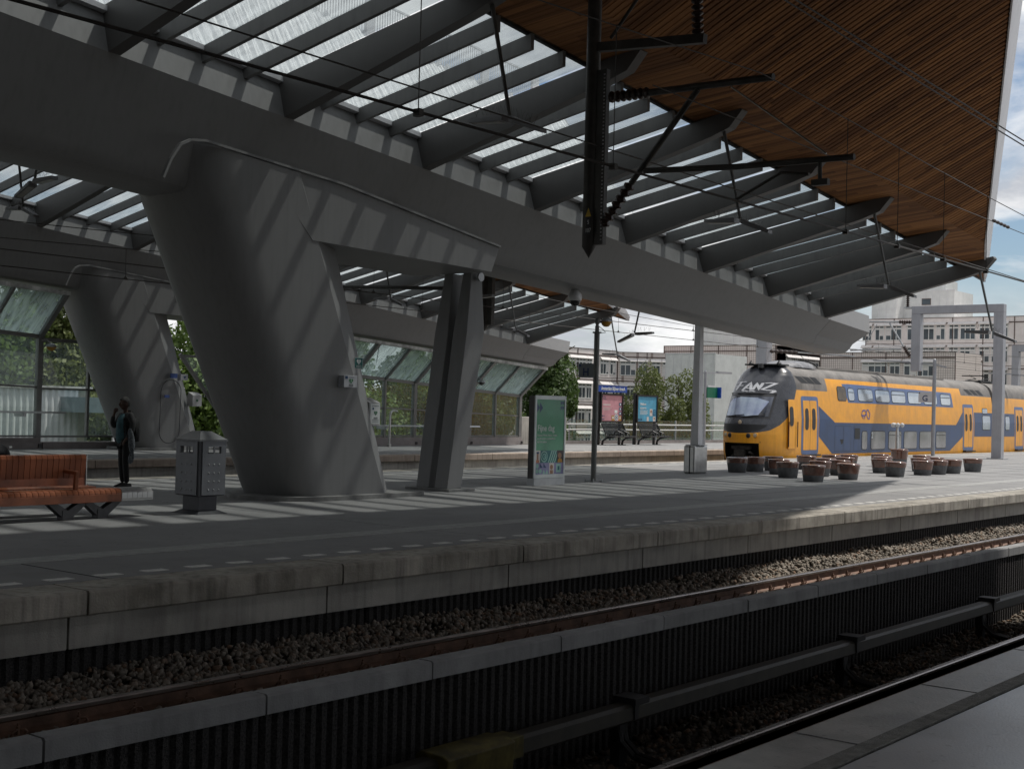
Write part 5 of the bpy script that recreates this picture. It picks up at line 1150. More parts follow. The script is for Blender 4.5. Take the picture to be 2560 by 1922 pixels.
SCR1 = screen([16.2,19.8,23.37], [18.0,21.6], 14, 23.45, 'glass windscreen with canted dirty roof panes, left of the far leg')
lo_ = thing('low_glass_screen', (25.2, YW, 0), 'low glass screen with a slanting end frame, tucked against the far leg', 'glass screen', 'glass windscreens on the outer platform')
MB().box(23.5,27.0,YW-.18,YW+.18,0,.22).build('plinth', M_PLINTH, lo_)
MB().box(25.12,25.2,YW-.06,YW+.06,.35,3.45).build('post', M_SCR, lo_); MB().box(23.5,25.35,YW-.05,YW+.05,3.40,3.52).build('eaves_rail', M_SCR, lo_); MB().box(23.5,26.2,YW-.03,YW+.03,1.88,1.94).build('mid_rail', M_SCR, lo_); MB().box(23.5,26.9,YW-.05,YW+.05,.36,.42).build('sill', M_SCR, lo_)
MB().bar((25.3,YW,3.5),(26.95,YW,.36),.16,.14).build('slanting_end', M_SCR, lo_)
MB().poly([(23.5,YW,.4),(26.9,YW,.4),(25.3,YW,3.45),(23.5,YW,3.45)],[(0,1,2,3)]).build('glass_pane', M_GSCR, lo_)
lo2 = thing('low_glass_screen', (33, YW, 0), 'low glass screen seen between the far leg and the near leg', 'glass screen', 'glass windscreens on the outer platform')
MB().box(30,34.6,YW-.18,YW+.18,0,.22).build('plinth', M_PLINTH, lo2); MB().bar((28.75,YW-.05,3.25),(31.3,YW-.05,.36),.09,.12).build('slanting_end', M_SCR, lo2); MB().box(28.8,34.6,YW-.05,YW+.05,3.15,3.24).build('eaves_rail', M_SCR, lo2)
MB().box(29.9,34.6,YW-.03,YW+.03,1.78,1.84).build('mid_rail', M_SCR, lo2); MB().box(31,34.6,YW-.05,YW+.05,.36,.42).build('sill', M_SCR, lo2); MB().box(31.7,31.78,YW-.06,YW+.06,.35,3.2).build('post', M_SCR, lo2)
MB().poly([(31.2,YW,.4),(34.6,YW,.4),(34.6,YW,3.2),(28.8,YW,3.2)],[(0,1,2,3)]).build('glass_pane', M_GSCR, lo2)
SCR2 = screen([37.2,40.8,44.35,47.9], [39.0,42.55,46.1], 35.4, 48.0, 'long glass windscreen with canted roof panes, between the near leg and the totem')
for (x0, x1) in ((15.5,23.95),(37.9,44.3)):
    t = thing('leaning_rail', ((x0+x1)/2, YW-.6, .8), 'steel leaning rail in front of the '+('left' if x0 < 20 else 'long')+' glass screen', 'rail')
    zz = 1.16 if x0 < 20 else .83
    MB().prism([(YW-.72,zz-.03),(YW-.68,zz+.03),(YW-.52,zz+.03),(YW-.52,zz-.03)], x0, x1, 'x').build('rail_bar', M_STAIN, t)
    for k in range(int((x1-x0)/3.2)+1): MB().box(x0+.6+k*3.2,x0+.68+k*3.2,YW-.66,YW-.1,zz-.14,zz-.03).build('bracket', M_GALV, t)
t = thing('hoop_post', (38.45, YW-.9, 0), 'bent steel tube post standing before the long glass screen', 'post')
MB().tube([(38.43,YW-.9,.02),(38.45,YW-.9,1.25),(38.50,YW-.9,1.40),(38.62,YW-.9,1.45),(38.85,YW-.9,1.43)],.045,10).lathe([(.09,0),(.09,.1),(.05,.12)],(38.43,YW-.9,0),12).build('tube', M_STAIN, t, smooth=50)
for (x_, y_, z_, lb, m) in ((23.6,37.7,3.25,'amber hooded lamp on the post of the left glass screen','amber beacon'),(44.2,37.2,2.78,'small dome camera on a bracket under the long glass screen','camera dome')):
    t = thing('fixture', (x_, y_, z_), lb, 'lamp' if 'lamp' in lb else 'camera'); t.name = 'hooded_lamp' if 'lamp' in lb else 'dome_camera'
    MB().lathe([(.0,-.16),(.09,-.13),(.15,-.05),(.16,-.02)],(x_,y_,z_),16).build('bowl', MATS[m], t, smooth=50); MB().lathe([(.17,-.02),(.15,.04),(.06,.09)],(x_,y_,z_),16).build('hood', M_GALV, t, smooth=50)
    MB().tube([(x_-.02,y_,z_+.08),(x_-.1,y_+.1,z_+.2),(x_-.25,y_+.15,z_+.18)],.025,6).build('bracket', M_GALV, t)
GW = thing('grey_wall_end', (49.3, 38.2, 0), 'plain grey concrete wall end behind the green totem', 'wall'); MB().box(48.1,51.6,38.0,38.4,0,1.28).build('wall_panel', M_CONC2, GW, bevel=.02)
# seats with posters
def seat_unit(x0, y0, name_, label, pcol, sign):
    t = thing('poster_bench', (x0+1.0, y0, 0), label, 'bench', 'black benches with poster frames'); M_ = M_DARK if False else mat('bench black', (.018,.019,.021), .4, .2, .2, 6)
    MB().box(x0-.04,x0+.10,y0+.28,y0+.40,0,2.58).build('post', M_, t); MB().box(x0+1.80,x0+1.90,y0+.30,y0+.40,0,2.45).build('post', M_, t)
    F = MB(); F.box(x0+.06,x0+1.98,y0+.22,y0+.36,2.42,2.50).box(x0+.06,x0+1.98,y0+.22,y0+.36,1.10,1.17).box(x0+.06,x0+.16,y0+.22,y0+.36,1.17,2.42).box(x0+1.90,x0+1.98,y0+.22,y0+.36,1.17,2.42); F = F.build('poster_frame', M_, t)
    P = MB().box(x0+.16,x0+1.90,y0+.26,y0+.34,1.17,2.42).build('poster', pcol, t)
    yf = y0+.257; a, b = x0+.16, x0+1.90
    def qq(u0,u1,v0,v1,m,l_=1): sheet(P, [(u0,v0),(u1,v0),(u1,v1),(u0,v1)], yf-.0015*l_, m)
    def dd(u,v,r,m,l_): sheet(P, [(u+r*math.cos(2*math.pi*k/20), v+r*math.sin(2*math.pi*k/20)) for k in range(20)], yf-.0015*l_, m)
    if sign:
        for k in range(3):
            for j in range(2): qq(a+.06+.10*k+.05*j,a+.11+.10*k+.05*j,2.32-.10*j-.02*k,2.38-.10*j-.02*k,NAVY)
        for k in range(3): qq(b-.26,b-.03,1.90-.22*k,2.06-.22*k,NAVY); qq(b-.19,b-.10,1.94-.22*k,2.02-.22*k,WHT,2)
        for k in range(2):
            for j in range(2): sheet(P,[(a+.03+.12*k,1.44-.16*j),(a+.13+.12*k,1.44-.16*j),(a+.10+.12*k,1.35-.16*j)],yf-.002,NAVY)
        qq(a+.86,a+1.10,1.18,1.44,ORNG); qq(b-.26,b-.03,1.18,1.42,ORNG); dd(a+.98,1.33,.07,PALE,2); dd(b-.14,1.32,.06,PALE,2)
        for r_, m_, l_ in ((.17,WHT,2),(.13,NAVY,3),(.09,WHT,4),(.05,NAVY,5)): dd(a+1.27,1.34,r_,m_,l_)
        qq(a+1.10,a+1.35,1.55,1.70,WHT,2); qq(a+.10,a+.75,1.93,1.98,PALE); 
        for k in range(3): qq(a+.10,a+.85-.1*k,1.80-.05*k,1.815-.05*k,PALE)
    else:
        text_mesh('Welkom', .17, WHT, P, (a+.22,yf-.003,1.98), sx=.9, bold=.003); text_mesh('op perron', .15, WHT, P, (a+.22,yf-.003,1.80), sx=.9, bold=.003)
        for k in range(4): qq(a+.22,a+.95-.08*(k%2),1.70-.06*k,1.72-.06*k,WHT)
        qq(a+1.12,a+1.36,1.45,1.80,PALE); dd(a+1.24,1.67,.08,SKIN,2); qq(a+.85,a+1.03,1.18,1.40,PALE); qq(a+1.42,a+1.66,1.18,1.42,PALE); dd(a+1.55,1.32,.06,SKIN,2)
        for r_, m_, l_ in ((.16,NAVY,2),(.12,pcol,3),(.08,NAVY,4),(.04,pcol,5)): dd(b-.20,1.62,r_,m_,l_)
        for k in range(3): qq(a+.04+.14*k,a+.14+.14*k,1.22,1.30,NAVY)
    MB().hexa([(x0+.2,y0-.02,.45),(x0+2.0,y0-.02,.45),(x0+2.0,y0+.0,.45),(x0+.2,y0+.0,.45),(x0+.12,y0+.22,1.02),(x0+1.92,y0+.22,1.02),(x0+1.92,y0+.24,1.02),(x0+.12,y0+.24,1.02)]).build('backrest', glass('bench mesh', (.42,.42,.42), .03) if 'bench mesh' not in MATS else MATS['bench mesh'], t)
    for xx in (x0+.15, x0+1.97): MB().tube([(xx-.03,y0+.22,1.03),(xx+.03,y0-.02,.52),(xx-.02,y0-.1,.43),(xx+.2,y0-.45,.42)],.03,8).build('side_frame', M_, t)
    MB().tube([(x0+.12,y0+.23,1.03),(x0+1.92,y0+.23,1.03)],.025,8).build('top_rail', M_, t)
    MB().hexa([(x0+.25,y0-.52,.40),(x0+2.35,y0-.52,.40),(x0+2.1,y0+.02,.40),(x0+.15,y0+.02,.40),(x0+.25,y0-.52,.435),(x0+2.35,y0-.52,.435),(x0+2.1,y0+.02,.435),(x0+.15,y0+.02,.435)]).build('seat', mat('bench seat mesh', (.06,.06,.062), .45, .3, .3, 30), t)
    for xx in (x0+.85, x0+1.4): MB().tube([(xx,y0-.02,.45),(xx,y0-.08,.62),(xx+.05,y0-.22,.68),(xx+.15,y0-.42,.58),(xx+.18,y0-.48,.44)],.026,8).build('armrest', M_, t)
    for xx in (x0+.05, x0+1.75): MB().tube([(xx,y0+.1,.02),(xx+.02,y0+.08,.20),(xx+.12,y0-.05,.34),(xx+.4,y0-.35,.40)],[.06,.055,.05,.03],8).box(xx-.14,xx+.14,y0-.05,y0+.22,0,.03).build('leg', M_, t)
    return t
PINK = mat('pink print', (.56,.27,.31), .55, 0, .10, 3, .35, 2.5); SKYB = mat('blue print', (.09,.36,.54), .55, 0, .12, 3, .45, 2.2)
SU1 = seat_unit(52.5, 36.45, 'a', 'black bench with a pink poster frame under the blue station name sign', PINK, True)
SU2 = seat_unit(55.65, 36.45, 'b', 'black bench with a light blue poster frame, right of the pink one', SKYB, False)
NS_ = thing('station_sign', (53.45, 36.7, 2.6), 'blue station name sign in white letters above the pink poster', 'sign')
MB().box(52.25,54.70,36.62,36.85,2.56,2.90).build('sign_box', mat('station blue', (.008,.06,.33), .4, 0, .06, 3), NS_, bevel=.01); MB().box(52.2,54.72,36.60,36.87,2.90,2.93).build('cap', M_SIGNW, NS_)
text_mesh('Amsterdam Bijlmer ArenA', .235, WHT, NS_, (53.48,36.612,2.66), align='CENTER', sx=.80, bold=.004)
for xx in (52.62, 54.3): MB().box(xx-.04,xx+.04,36.70,36.78,2.40,2.57).build('bracket', M_DARK, NS_)
# railing with glass infill
RG = thing('balustrade', (70, 38.2, 0), 'glass balustrade with two pale handrails along the outer platform', 'railing')
MB().box(51.6,110,38.1,38.35,0,.16).build('kerb', M_PLINTH, RG)
for z_ in (.97,.70): MB().tube([(51.6,38.02,z_),(110,38.02,z_)],.035,8).build('handrail', mat('rail white', (.62,.62,.60), .4, .2, .08, 4), RG, smooth=60)
for k in range(30):
    xx = 52+k*1.95; MB().box(xx-.03,xx+.03,38.10,38.16,.16,1.22).build('post', M_GALV, RG)
    MB().box(xx+.04,xx+1.90,38.15,38.16,.19,1.20).build('glass_pane', M_GSCR, RG)
# lamp pole and grey column
LP = thing('lamp_pole', (61.15, 36.0, 0), 'thin lamp pole carrying a green panel, left of the train nose', 'lamp')
MB().lathe([(.08,0),(.07,3.85),(.02,3.95)],(61.15,36,0),12).bar((60.6,36.2,3.72),(61.15,36,3.80),.06,.05).bar((61.15,36,3.80),(63.6,36,3.86),.06,.07).build('pole', M_LAMP, LP)
MB().box(62.4,63.9,35.95,36.1,3.82,3.92).build('lamp_head', M_LAMP, LP)
MB().box(61.22,62.28,35.9,36.0,2.48,3.04).build('green_panel', mat('signal green', (.005,.13,.07), .5, 0, .06, 3), LP); MB().box(62.28,62.36,35.7,36.0,2.48,3.06).build('panel_edge', MATS['station blue'], LP); MB().box(61.3,62.0,35.9,36.0,3.05,3.14).build('panel_cap', M_SIGNW, LP)
def ohl_mast(x_, y_, h, label, w_=.24):
    t = thing('catenary_mast', (x_, y_, 0), label, 'mast'); MB().box(x_-w_,x_+w_,y_-w_,y_+w_,0,h).build('shaft', mat('mast grey', (.33,.335,.36), .5, 0, .08, 1.5, streak=.1), t, bevel=.02); return t
om = ohl_mast(73.2, 39.0, 9.0, 'square grey catenary mast standing behind the train nose', .36)
M_INS = mat('brown insulator', (.05,.032,.026), .3, 0, .2, 8)
def insulator(s, a, b, r=.06, n=6):
    a = Vector(a); b = Vector(b); pts = []; rs = []
    for i in range(n):
        for f_, k_ in ((0,.45),(.35,1.),(.6,1.),(.9,.45)): pts.append(a.lerp(b, (i+f_)/n)); rs.append(r*k_)
    return s.tube(pts, rs, 10)
s = insulator(MB(), (73.2,38.6,6.3),(72.8,36.6,7.1),.10); insulator(s,(73.2,38.6,5.55),(73.0,36.6,5.45),.12); s.build('insulator', M_INS, om); MB().tube([(73.0,36.6,5.45),(73,33,5.2)],.05,6).build('arm', M_GALV, om)
# portal
PT = thing('catenary_portal', (58.64, 19.7, 0), 'grey box-section catenary portal standing on the platform, in front of the train', 'portal'); M_PORT = mat('portal paint', (.33,.335,.36), .45, 0, .06, 1.5, streak=.1)
MB().box(58.45,58.83,19.55,19.98,0,6.42).build('post', M_PORT, PT, bevel=.015); MB().box(58.45,58.83,19.55,23.70,6.42,6.78).build('beam', M_PORT, PT, bevel=.015); MB().box(58.45,58.83,23.28,23.70,3.83,6.42).build('drop_leg', M_PORT, PT, bevel=.015)
MB().box(58.3,58.98,19.4,20.12,0,.04).build('foot', M_GALV, PT)
s = insulator(MB(),(58.6,23.7,6.06),(58.6,24.35,6.09),.09); insulator(s,(58.6,23.8,4.5),(58.6,24.1,4.95),.09); insulator(s,(58.6,23.95,6.75),(58.6,23.95,7.35),.09,7); s.build('insulator', M_INS, PT)
MB().tube([(58.6,24.35,6.09),(58.6,26.0,6.13)],.045,8).tube([(58.6,24.1,4.95),(58.6,24.8,6.05)],.04,8).tube([(58.6,24.2,4.86),(58.6,26.7,4.80)],.035,8).tube([(58.6,25.4,6.0),(58.6,25.9,5.2)],.02,6).box(58.45,58.75,23.7,24.05,6.68,6.75).build('cantilever', M_GALV, PT)
PT2 = thing('catenary_portal', (104, 24, 0), 'farther grey catenary portal, partly hidden behind the first', 'portal')
MB().box(103.7,104.3,23.9,24.5,0,7.5).box(103.7,104.3,23.9,34.0,7.0,7.5).box(103.7,104.3,33.5,34.0,0,7.0).build('frame', M_PORT, PT2)
# hanging mast over the near track, with cantilever
HM = thing('hanging_mast', (15.95, 11.4, 4.0), 'dark steel mast hanging from the timber roof, with cantilever arms over the track', 'mast')
M_MAST = mat('dark mast steel', (.075,.072,.066), .5, .3, .2, 5, streak=.2)
mx0 = 15.95; my0 = 11.42
MB().lathe([(.0,3.93),(.105,4.10),(.105,9.4)],(mx0,my0,0),20).build('tube', M_MAST, HM, smooth=40)
s = MB().box(mx0-.04,mx0+.05,my0-.27,my0-.09,4.12,6.7); s.build('mounting_channel', M_MAST, HM)
s = MB()
for k in range(46): s.box(mx0-.046,mx0-.038,my0-.25,my0-.225,4.18+k*.054,4.20+k*.054)
tag(s.build('slot_hole', mat('bright slot', (.5,.5,.52), .4), HM), kind='stuff')
s = MB().bar((mx0,my0-.05,7.05),(mx0,9.52,6.90),.11,.13); s.tube([(mx0,my0-.3,7.15),(mx0,9.2,9.3)],.025,8); s.build('support_arm', M_MAST, HM)
insulator(MB(),(mx0,9.64,6.98),(mx0,9.68,7.75),.085,9).build('insulator', M_INS, HM)
insulator(MB(),(mx0,my0-.30,6.28),(mx0,my0-1.0,6.26),.085,7).build('insulator', M_INS, HM); MB().tube([(mx0,my0-1.0,6.26),(mx0,8.45,6.22)],.052,12).build('top_tube', M_MAST, HM)
insulator(MB(),(mx0,my0-.24,4.40),(mx0,my0-.72,4.98),.085,7).build('insulator', M_INS, HM); MB().tube([(mx0,my0-.72,4.98),(mx0,9.62,6.20)],.045,10).build('strut_tube', M_MAST, HM)
MB().tube([(mx0,10.47,5.14),(mx0,9.0,5.06),(mx0,7.27,5.03)],.042,10).build('registration_tube', M_MAST, HM); MB().tube([(mx0,9.09,6.17),(mx0,7.66,5.11)],.014,6).build('tie_rod', M_STAIN, HM)
MB().tube([(mx0,9.0,4.60),(mx0,8.3,4.92),(mx0,7.9,4.86)],.022,8).tube([(mx0,7.75,5.0),(mx0,7.74,4.75)],.03,8).box(mx0-.04,mx0+.04,7.62,7.85,4.70,4.78).build('steady_arm', M_MAST, HM)
MB().box(mx0-.108,mx0-.098,my0-.09,my0-.02,4.27,4.52).build('number_plate', M_TBLK, HM)
MB().poly([(mx0-.113,my0-.0,4.53),(mx0-.113,my0-.11,4.53),(mx0-.113,my0-.055,4.66)],[(0,1,2)]).build('warning_triangle', mat('warning yellow', (.55,.36,.02), .5), HM, fix=False)
for tx, zz in (('5',4.42),('107',4.30)): text_mesh(tx, .085, WHT, HM, (mx0-.112,my0-.055,zz), rot=(R_(90),0,R_(-90)), align='CENTER', sx=.8)
MS2 = thing('hanging_mast', (33.5, 27.5, 3.0), 'second dark hanging mast, seen under the near beam beside the twin column', 'mast')
MB().lathe([(.0,4.02),(.13,4.2),(.13,7.2)],(31.2,26.2,0),16).box(31.15,31.3,25.9,26.1,4.2,5.8).tube([(31.2,26.2,5.3),(31.2,35.0,5.75)],.06,8).build('tube', M_MAST, MS2); insulator(MB(),(31.2,26.4,4.45),(31.2,27.2,5.1),.10).build('insulator', M_INS, MS2)
# wires
def wire(label, pts, r, name='overhead_wire'):
    a = pts[len(pts)//2]; o = MB().tube(pts, r, 5).build(name, M_WIRE, None, origin=a); tag(o, label, 'wire', 'overhead wires'); return o
def sag(x0, x1, y, zf, n=40, y2=None): return [(x0+(x1-x0)*k/n, y+((y2 if y2 is not None else y)-y)*k/n, zf(x0+(x1-x0)*k/n)) for k in range(n+1)]
def zmess(X):
    u = (X-15.95); L_ = 62.; u = u % L_; return 6.22-.0+ -4*.95*(u/L_)*(1-u/L_)
def cat_part(par, pts, r, nm): return MB().tube(pts, r, 5).build(nm, M_WIRE, par)
OH = thing('overhead_line', (16, 8.43, 4.4), 'overhead line above the near track, twin contact wires hung from a sagging messenger by droppers', 'overhead line', 'overhead lines')
zct = lambda X: 4.42-.0096*((X-13)/10)**2
for y_ in (8.405, 8.45): cat_part(OH, sag(-8,110,y_,zct), .0085, 'contact_wire')
cat_part(OH, sag(-8,110,8.45,zmess), .008, 'messenger_wire')
for X in (-2,3.5,9.0,12.2,18.25,20.15,22.1,24.2,29.5,35,41): MB().tube([(X,8.43,zmess(X)),(X,8.43,zct(X))],.006,5).box(X-.03,X+.03,8.39,8.47,zct(X)-.04,zct(X)+.03).build('dropper', M_WIRE, OH)
wire('thin feeder wire clamped to the hanging mast', sag(-8,80,11.2,lambda X: 5.55-.012*(X-15.9), 20), .011)
DF = thing('twin_feeder', (20, 6.5, 5.9), 'double feeder cable crossing the slatted timber soffit', 'cable', 'overhead wires')
for dy in (-.05,.05): cat_part(DF, sag(2,75,6.48+dy,lambda X: 5.95-.028*(X-16), 20), .010, 'cable')
wire('insulated wire running off towards the right edge', sag(14,70,9.1,lambda X: 5.72-.012*(X-20), 20), .008)
o = insulator(MB(),(26.4,9.08,5.66),(27.4,9.08,5.63),.035,5).build('wire_insulator', M_INS, None, origin=(26.9,9.1,5.65)); tag(o,'short dark insulator in the wire near the roof edge','insulator')
def zm2(X): u = ((X-31)%60)/60; return 6.0-4*.85*u*(1-u)
for y_, lb in ((25.65,'overhead line above the train, contact wire with small triangular dropper clamps'),(29.0,'overhead line above the empty track nearest the outer platform')):
    OT = thing('overhead_line', (40, y_, 4.72), lb, 'overhead line', 'overhead lines')
    cat_part(OT, sag(5,125,y_,lambda X: 4.72), .012, 'contact_wire'); cat_part(OT, sag(5,125,y_+.05,zm2), .010, 'messenger_wire')
    for k in range(19):
        X = 9+k*5.6; MB().tube([(X,y_,zm2(X)),(X,y_,4.72)],.007,4).prism([(X-.09,4.70),(X+.09,4.70),(X,4.80)],y_-.01,y_+.01,'y').build('dropper', M_WIRE, OT)

# ================================================================ behind the station
# white shed and shelter seen through the left screen
SH = thing('white_shed', (28, 56, -1), 'white corrugated shed seen through the left glass screen', 'shed')
s = MB(); pl = []
xx = 12.0
while xx < 35.7: pl += [(xx,55.0),(xx+.09,54.93),(xx+.16,54.93),(xx+.25,55.0)]; xx += .32
pl += [(35.8,55.0),(35.8,60),(12,60)]
s.prism(pl, -6, 2.0, 'z'); s.build('corrugated_wall', mat('shed white', (.62,.64,.66), .5, 0, .06, 2, streak=.1), SH); MB().box(11.9,36.6,54.85,60,2.0,2.14).build('roof_edge', M_SCRL, SH); MB().box(35.8,36.6,55.2,59,-6,2.0).build('end_panel', mat('cream panel', (.55,.54,.47), .6), SH)
SH2 = thing('bus_shelter', (38, 53, -1), 'small teal topped shelter with white posts, right of the white shed', 'shelter')
MB().box(35.0,38.9,53,56,.95,1.65).build('fascia_board', mat('teal grey board', (.14,.20,.22), .5), SH2)
for xx in (36.6, 38.6): MB().box(xx-.05,xx+.05,53.05,53.15,-6,.95).build('post', M_FASC, SH2)
MB().box(35.2,38.4,53.3,53.32,-6,.95).build('glass_pane', M_GSCR, SH2)
# trees
LEAF = {}
def leaf_mat(name, a, b):
    m = bpy.data.materials.new(name); m.use_nodes = True; t = m.node_tree; n = t.nodes; l = t.links; bs = n['Principled BSDF']
    at_ = n.new('ShaderNodeAttribute'); at_.attribute_name = 'tone'; oi = n.new('ShaderNodeObjectInfo'); ad = n.new('ShaderNodeMath'); ad.operation = 'MULTIPLY_ADD'; ad.inputs[1].default_value = .75
    ml = n.new('ShaderNodeMath'); ml.operation = 'MULTIPLY'; ml.inputs[1].default_value = .25; l.new(oi.outputs['Random'], ml.inputs[0]); l.new(at_.outputs['Fac'], ad.inputs[0]); l.new(ml.outputs[0], ad.inputs[2])
    r = n.new('ShaderNodeValToRGB'); r.color_ramp.elements[0].color = (*a,1); r.color_ramp.elements[1].color = (*b,1); l.new(ad.outputs[0], r.inputs[0]); l.new(r.outputs[0], bs.inputs['Base Color']); bs.inputs['Roughness'].default_value = .6
    bs.inputs['Transmission Weight'].default_value = 0
    tr = n.new('ShaderNodeBsdfTranslucent'); l.new(r.outputs[0], tr.inputs[0]); mixs = n.new('ShaderNodeMixShader'); mixs.inputs[0].default_value = .35
    l.new(bs.outputs[0], mixs.inputs[1]); l.new(tr.outputs[0], mixs.inputs[2]); l.new(mixs.outputs[0], n['Material Output'].inputs[0]); return m
LM = [leaf_mat('leaves fresh', (.075,.125,.025), (.20,.29,.065)), leaf_mat('leaves olive', (.07,.095,.028), (.21,.24,.07)), leaf_mat('leaves deep', (.03,.062,.018), (.10,.155,.04))]
def crown_mesh(seed, n, m, R=(2.6,2.6,4.2), size=.20):
    g = np.random.default_rng(seed); nb = 26
    c = g.normal(0,1,(nb,3)); c /= np.linalg.norm(c,axis=1)[:,None]; c *= g.uniform(.25,.95,(nb,1)); br = g.uniform(.22,.42,nb)
    k = g.integers(0,nb,n); d = g.normal(0,1,(n,3)); d /= np.linalg.norm(d,axis=1)[:,None]
    p = c[k]+d*(br[k]*g.uniform(.55,1.05,n)**.6)[:,None]; p = p*np.array(R)
    nn = d*.8+g.normal(0,.6,(n,3)); nn /= np.linalg.norm(nn,axis=1)[:,None]
    u = np.cross(nn, g.normal(0,1,(n,3))); u /= np.linalg.norm(u,axis=1)[:,None]; v_ = np.cross(nn,u); s_ = (size*g.uniform(.5,1.3,n))[:,None]
    V = np.stack([p-u*s_, p-v_*s_*.6, p+u*s_, p+v_*s_*.6],1).reshape(-1,3)
    me = bpy.data.meshes.new('crown'); me.vertices.add(4*n); me.vertices.foreach_set('co', V.reshape(-1)); me.loops.add(4*n); me.loops.foreach_set('vertex_index', np.arange(4*n,dtype=np.int32)); me.polygons.add(n)
    me.polygons.foreach_set('loop_start', np.arange(0,4*n,4,dtype=np.int32)); me.polygons.foreach_set('loop_total', np.full(n,4,np.int32))
    at_ = me.attributes.new('tone','FLOAT','FACE'); at_.data.foreach_set('value', np.clip(g.uniform(0,1,nb)[k]*.5+g.uniform(0,1,n)*.5,0,1).astype(np.float32)); me.update(calc_edges=True); me.materials.append(m); return me
CR = [crown_mesh(3,16000,LM[0],(3.2,3.2,5.4),.15), crown_mesh(5,16000,LM[1],(3.4,3.4,5.2),.15), crown_mesh(8,15000,LM[2],(3.0,3.0,4.6),.15), crown_mesh(11,9000,LM[0],(2.4,2.4,3.2),.13)]
M_BARK = mat('bark', (.07,.055,.042), .9, 0, .3, 6, .5, 30)
def tree(x_, y_, ztop, kind, label, sc=1.0):
    me = CR[kind]; R = (5.4,5.2,4.6,3.2)[kind]*sc; zc_ = ztop-R*.97
    t = thing('tree', (x_, y_, -6), label, 'tree', 'trees beyond the outer platform')
    s = MB(); s.tube([(x_,y_,-6.2),(x_+.1,y_,zc_-R*.4),(x_+.2,y_+.1,zc_+R*.4)],[.28*sc,.2*sc,.06],8)
    for k in range(6):
        a = k*1.05+x_; z_ = zc_-R*.5+k*.22*R; s.tube([(x_+.1,y_,z_),(x_+math.cos(a)*1.1*sc,y_+math.sin(a)*1.1*sc,z_+.9*sc),(x_+math.cos(a)*2.1*sc,y_+math.sin(a)*2.1*sc,z_+1.5*sc)],[.12*sc,.07*sc,.03],6)
    s.build('trunk', M_BARK, t)
    o = inst(me, 'crown', t, (0,0,zc_+6), (0,0,random.uniform(0,6.28)), (sc*random.uniform(.95,1.1),)*2+(sc,)); return t
for (x_, y_, zt, k, sc, lb) in ((27,63,7.4,2,1.1,'dark tree behind the left glass screen, farthest left'),(31.5,62,8.0,1,1.1,'olive tree behind the white shed, left of the far leg'),(35.6,61,8.1,0,1.1,'bright green tree rising above the left glass screen'),(39.0,59.5,8.5,1,1.15,'tall olive tree right above the far leg, against the sky'),
    (42.5,63,7.6,2,1.1,'dark tree mostly hidden by the far leg'),(45.2,57,7.2,0,1.05,'green tree in the gap between the far and near leg'),(48.5,60,6.8,1,1.0,'olive tree behind the near leg'),(52.0,55,6.3,0,1.05,'bright green tree filling the middle screen, left part'),(55.5,57,5.5,1,1.0,'yellow green tree behind the middle screen'),
    (58.5,54,5.2,0,.95,'light green tree behind the middle screen, beside the twin column'),(62,58,5.6,2,.95,'dark tree seen right of the twin column through the glass'),(66,56,4.8,2,.9,'dark tree behind the last screen panes'),(71,59,5.2,2,.9,'dark green tree left of the totem, low behind the screen end'),
    (75.5,57.5,6.4,2,.95,'dark tree rising right above the green totem'),(84.0,54.5,4.2,1,.75,'olive tree behind the light blue poster'),(86.4,53.2,3.9,1,.7,'rounded olive tree right of the light blue poster'),(95,48,2.4,0,.6,'low green tree beside the train nose')): tree(x_, y_, zt, k, lb, sc)
hd = crown_mesh(21, 26000, LM[2], (26,2.2,3.0), .22); o = inst(hd, 'hedge', None, (44,66,-2.2)); tag(o, kind='stuff'); o.name = 'hedge_undergrowth'
o = inst(hd, 'hedge_undergrowth', None, (84,60,-3.6)); tag(o, kind='stuff')
# office buildings
def tile_mat():
    m = bpy.data.materials.new('facade tiles'); m.use_nodes = True; t = m.node_tree; n = t.nodes; l = t.links; b = n['Principled BSDF']; b.inputs['Roughness'].default_value = .55
    c = n.new('ShaderNodeTexCoord'); sp = n.new('ShaderNodeSeparateXYZ'); l.new(c.outputs['Object'], sp.inputs[0]); ad = n.new('ShaderNodeMath'); ad.operation = 'ADD'; l.new(sp.outputs[0], ad.inputs[0]); l.new(sp.outputs[1], ad.inputs[1])
    cb = n.new('ShaderNodeCombineXYZ'); l.new(ad.outputs[0], cb.inputs[0]); l.new(sp.outputs[2], cb.inputs[1])
    br = n.new('ShaderNodeTexBrick'); br.offset = 0; br.inputs['Scale'].default_value = 1; br.inputs['Brick Width'].default_value = .30; br.inputs['Row Height'].default_value = .30; br.inputs['Mortar Size'].default_value = .028
    br.inputs['Color1'].default_value = (.70,.63,.59,1); br.inputs['Color2'].default_value = (.66,.59,.55,1); br.inputs['Mortar'].default_value = (.30,.24,.22,1); l.new(cb.outputs[0], br.inputs['Vector']); l.new(br.outputs['Color'], b.inputs['Base Color']); return m
M_TILE = tile_mat(); M_TILEL = mat('pale cladding', (.76,.70,.67), .6, 0, .06, 1, streak=.08); M_TRIM = mat('brown trim', (.10,.065,.055), .5, 0, .1, 3); M_WFR = mat('window frame white', (.68,.68,.66), .5, 0, .04, 4)
M_SHEET = mat('grey sheet cladding', (.60,.61,.60), .5, 0, .06, 1, streak=.08); M_PANE = mat('office pane', (.06,.075,.085), .06, .25, .7, .35, col2=(.02,.025,.03)); M_AWN = mat('awning', (.66,.63,.61), .7, 0, .06, 3)
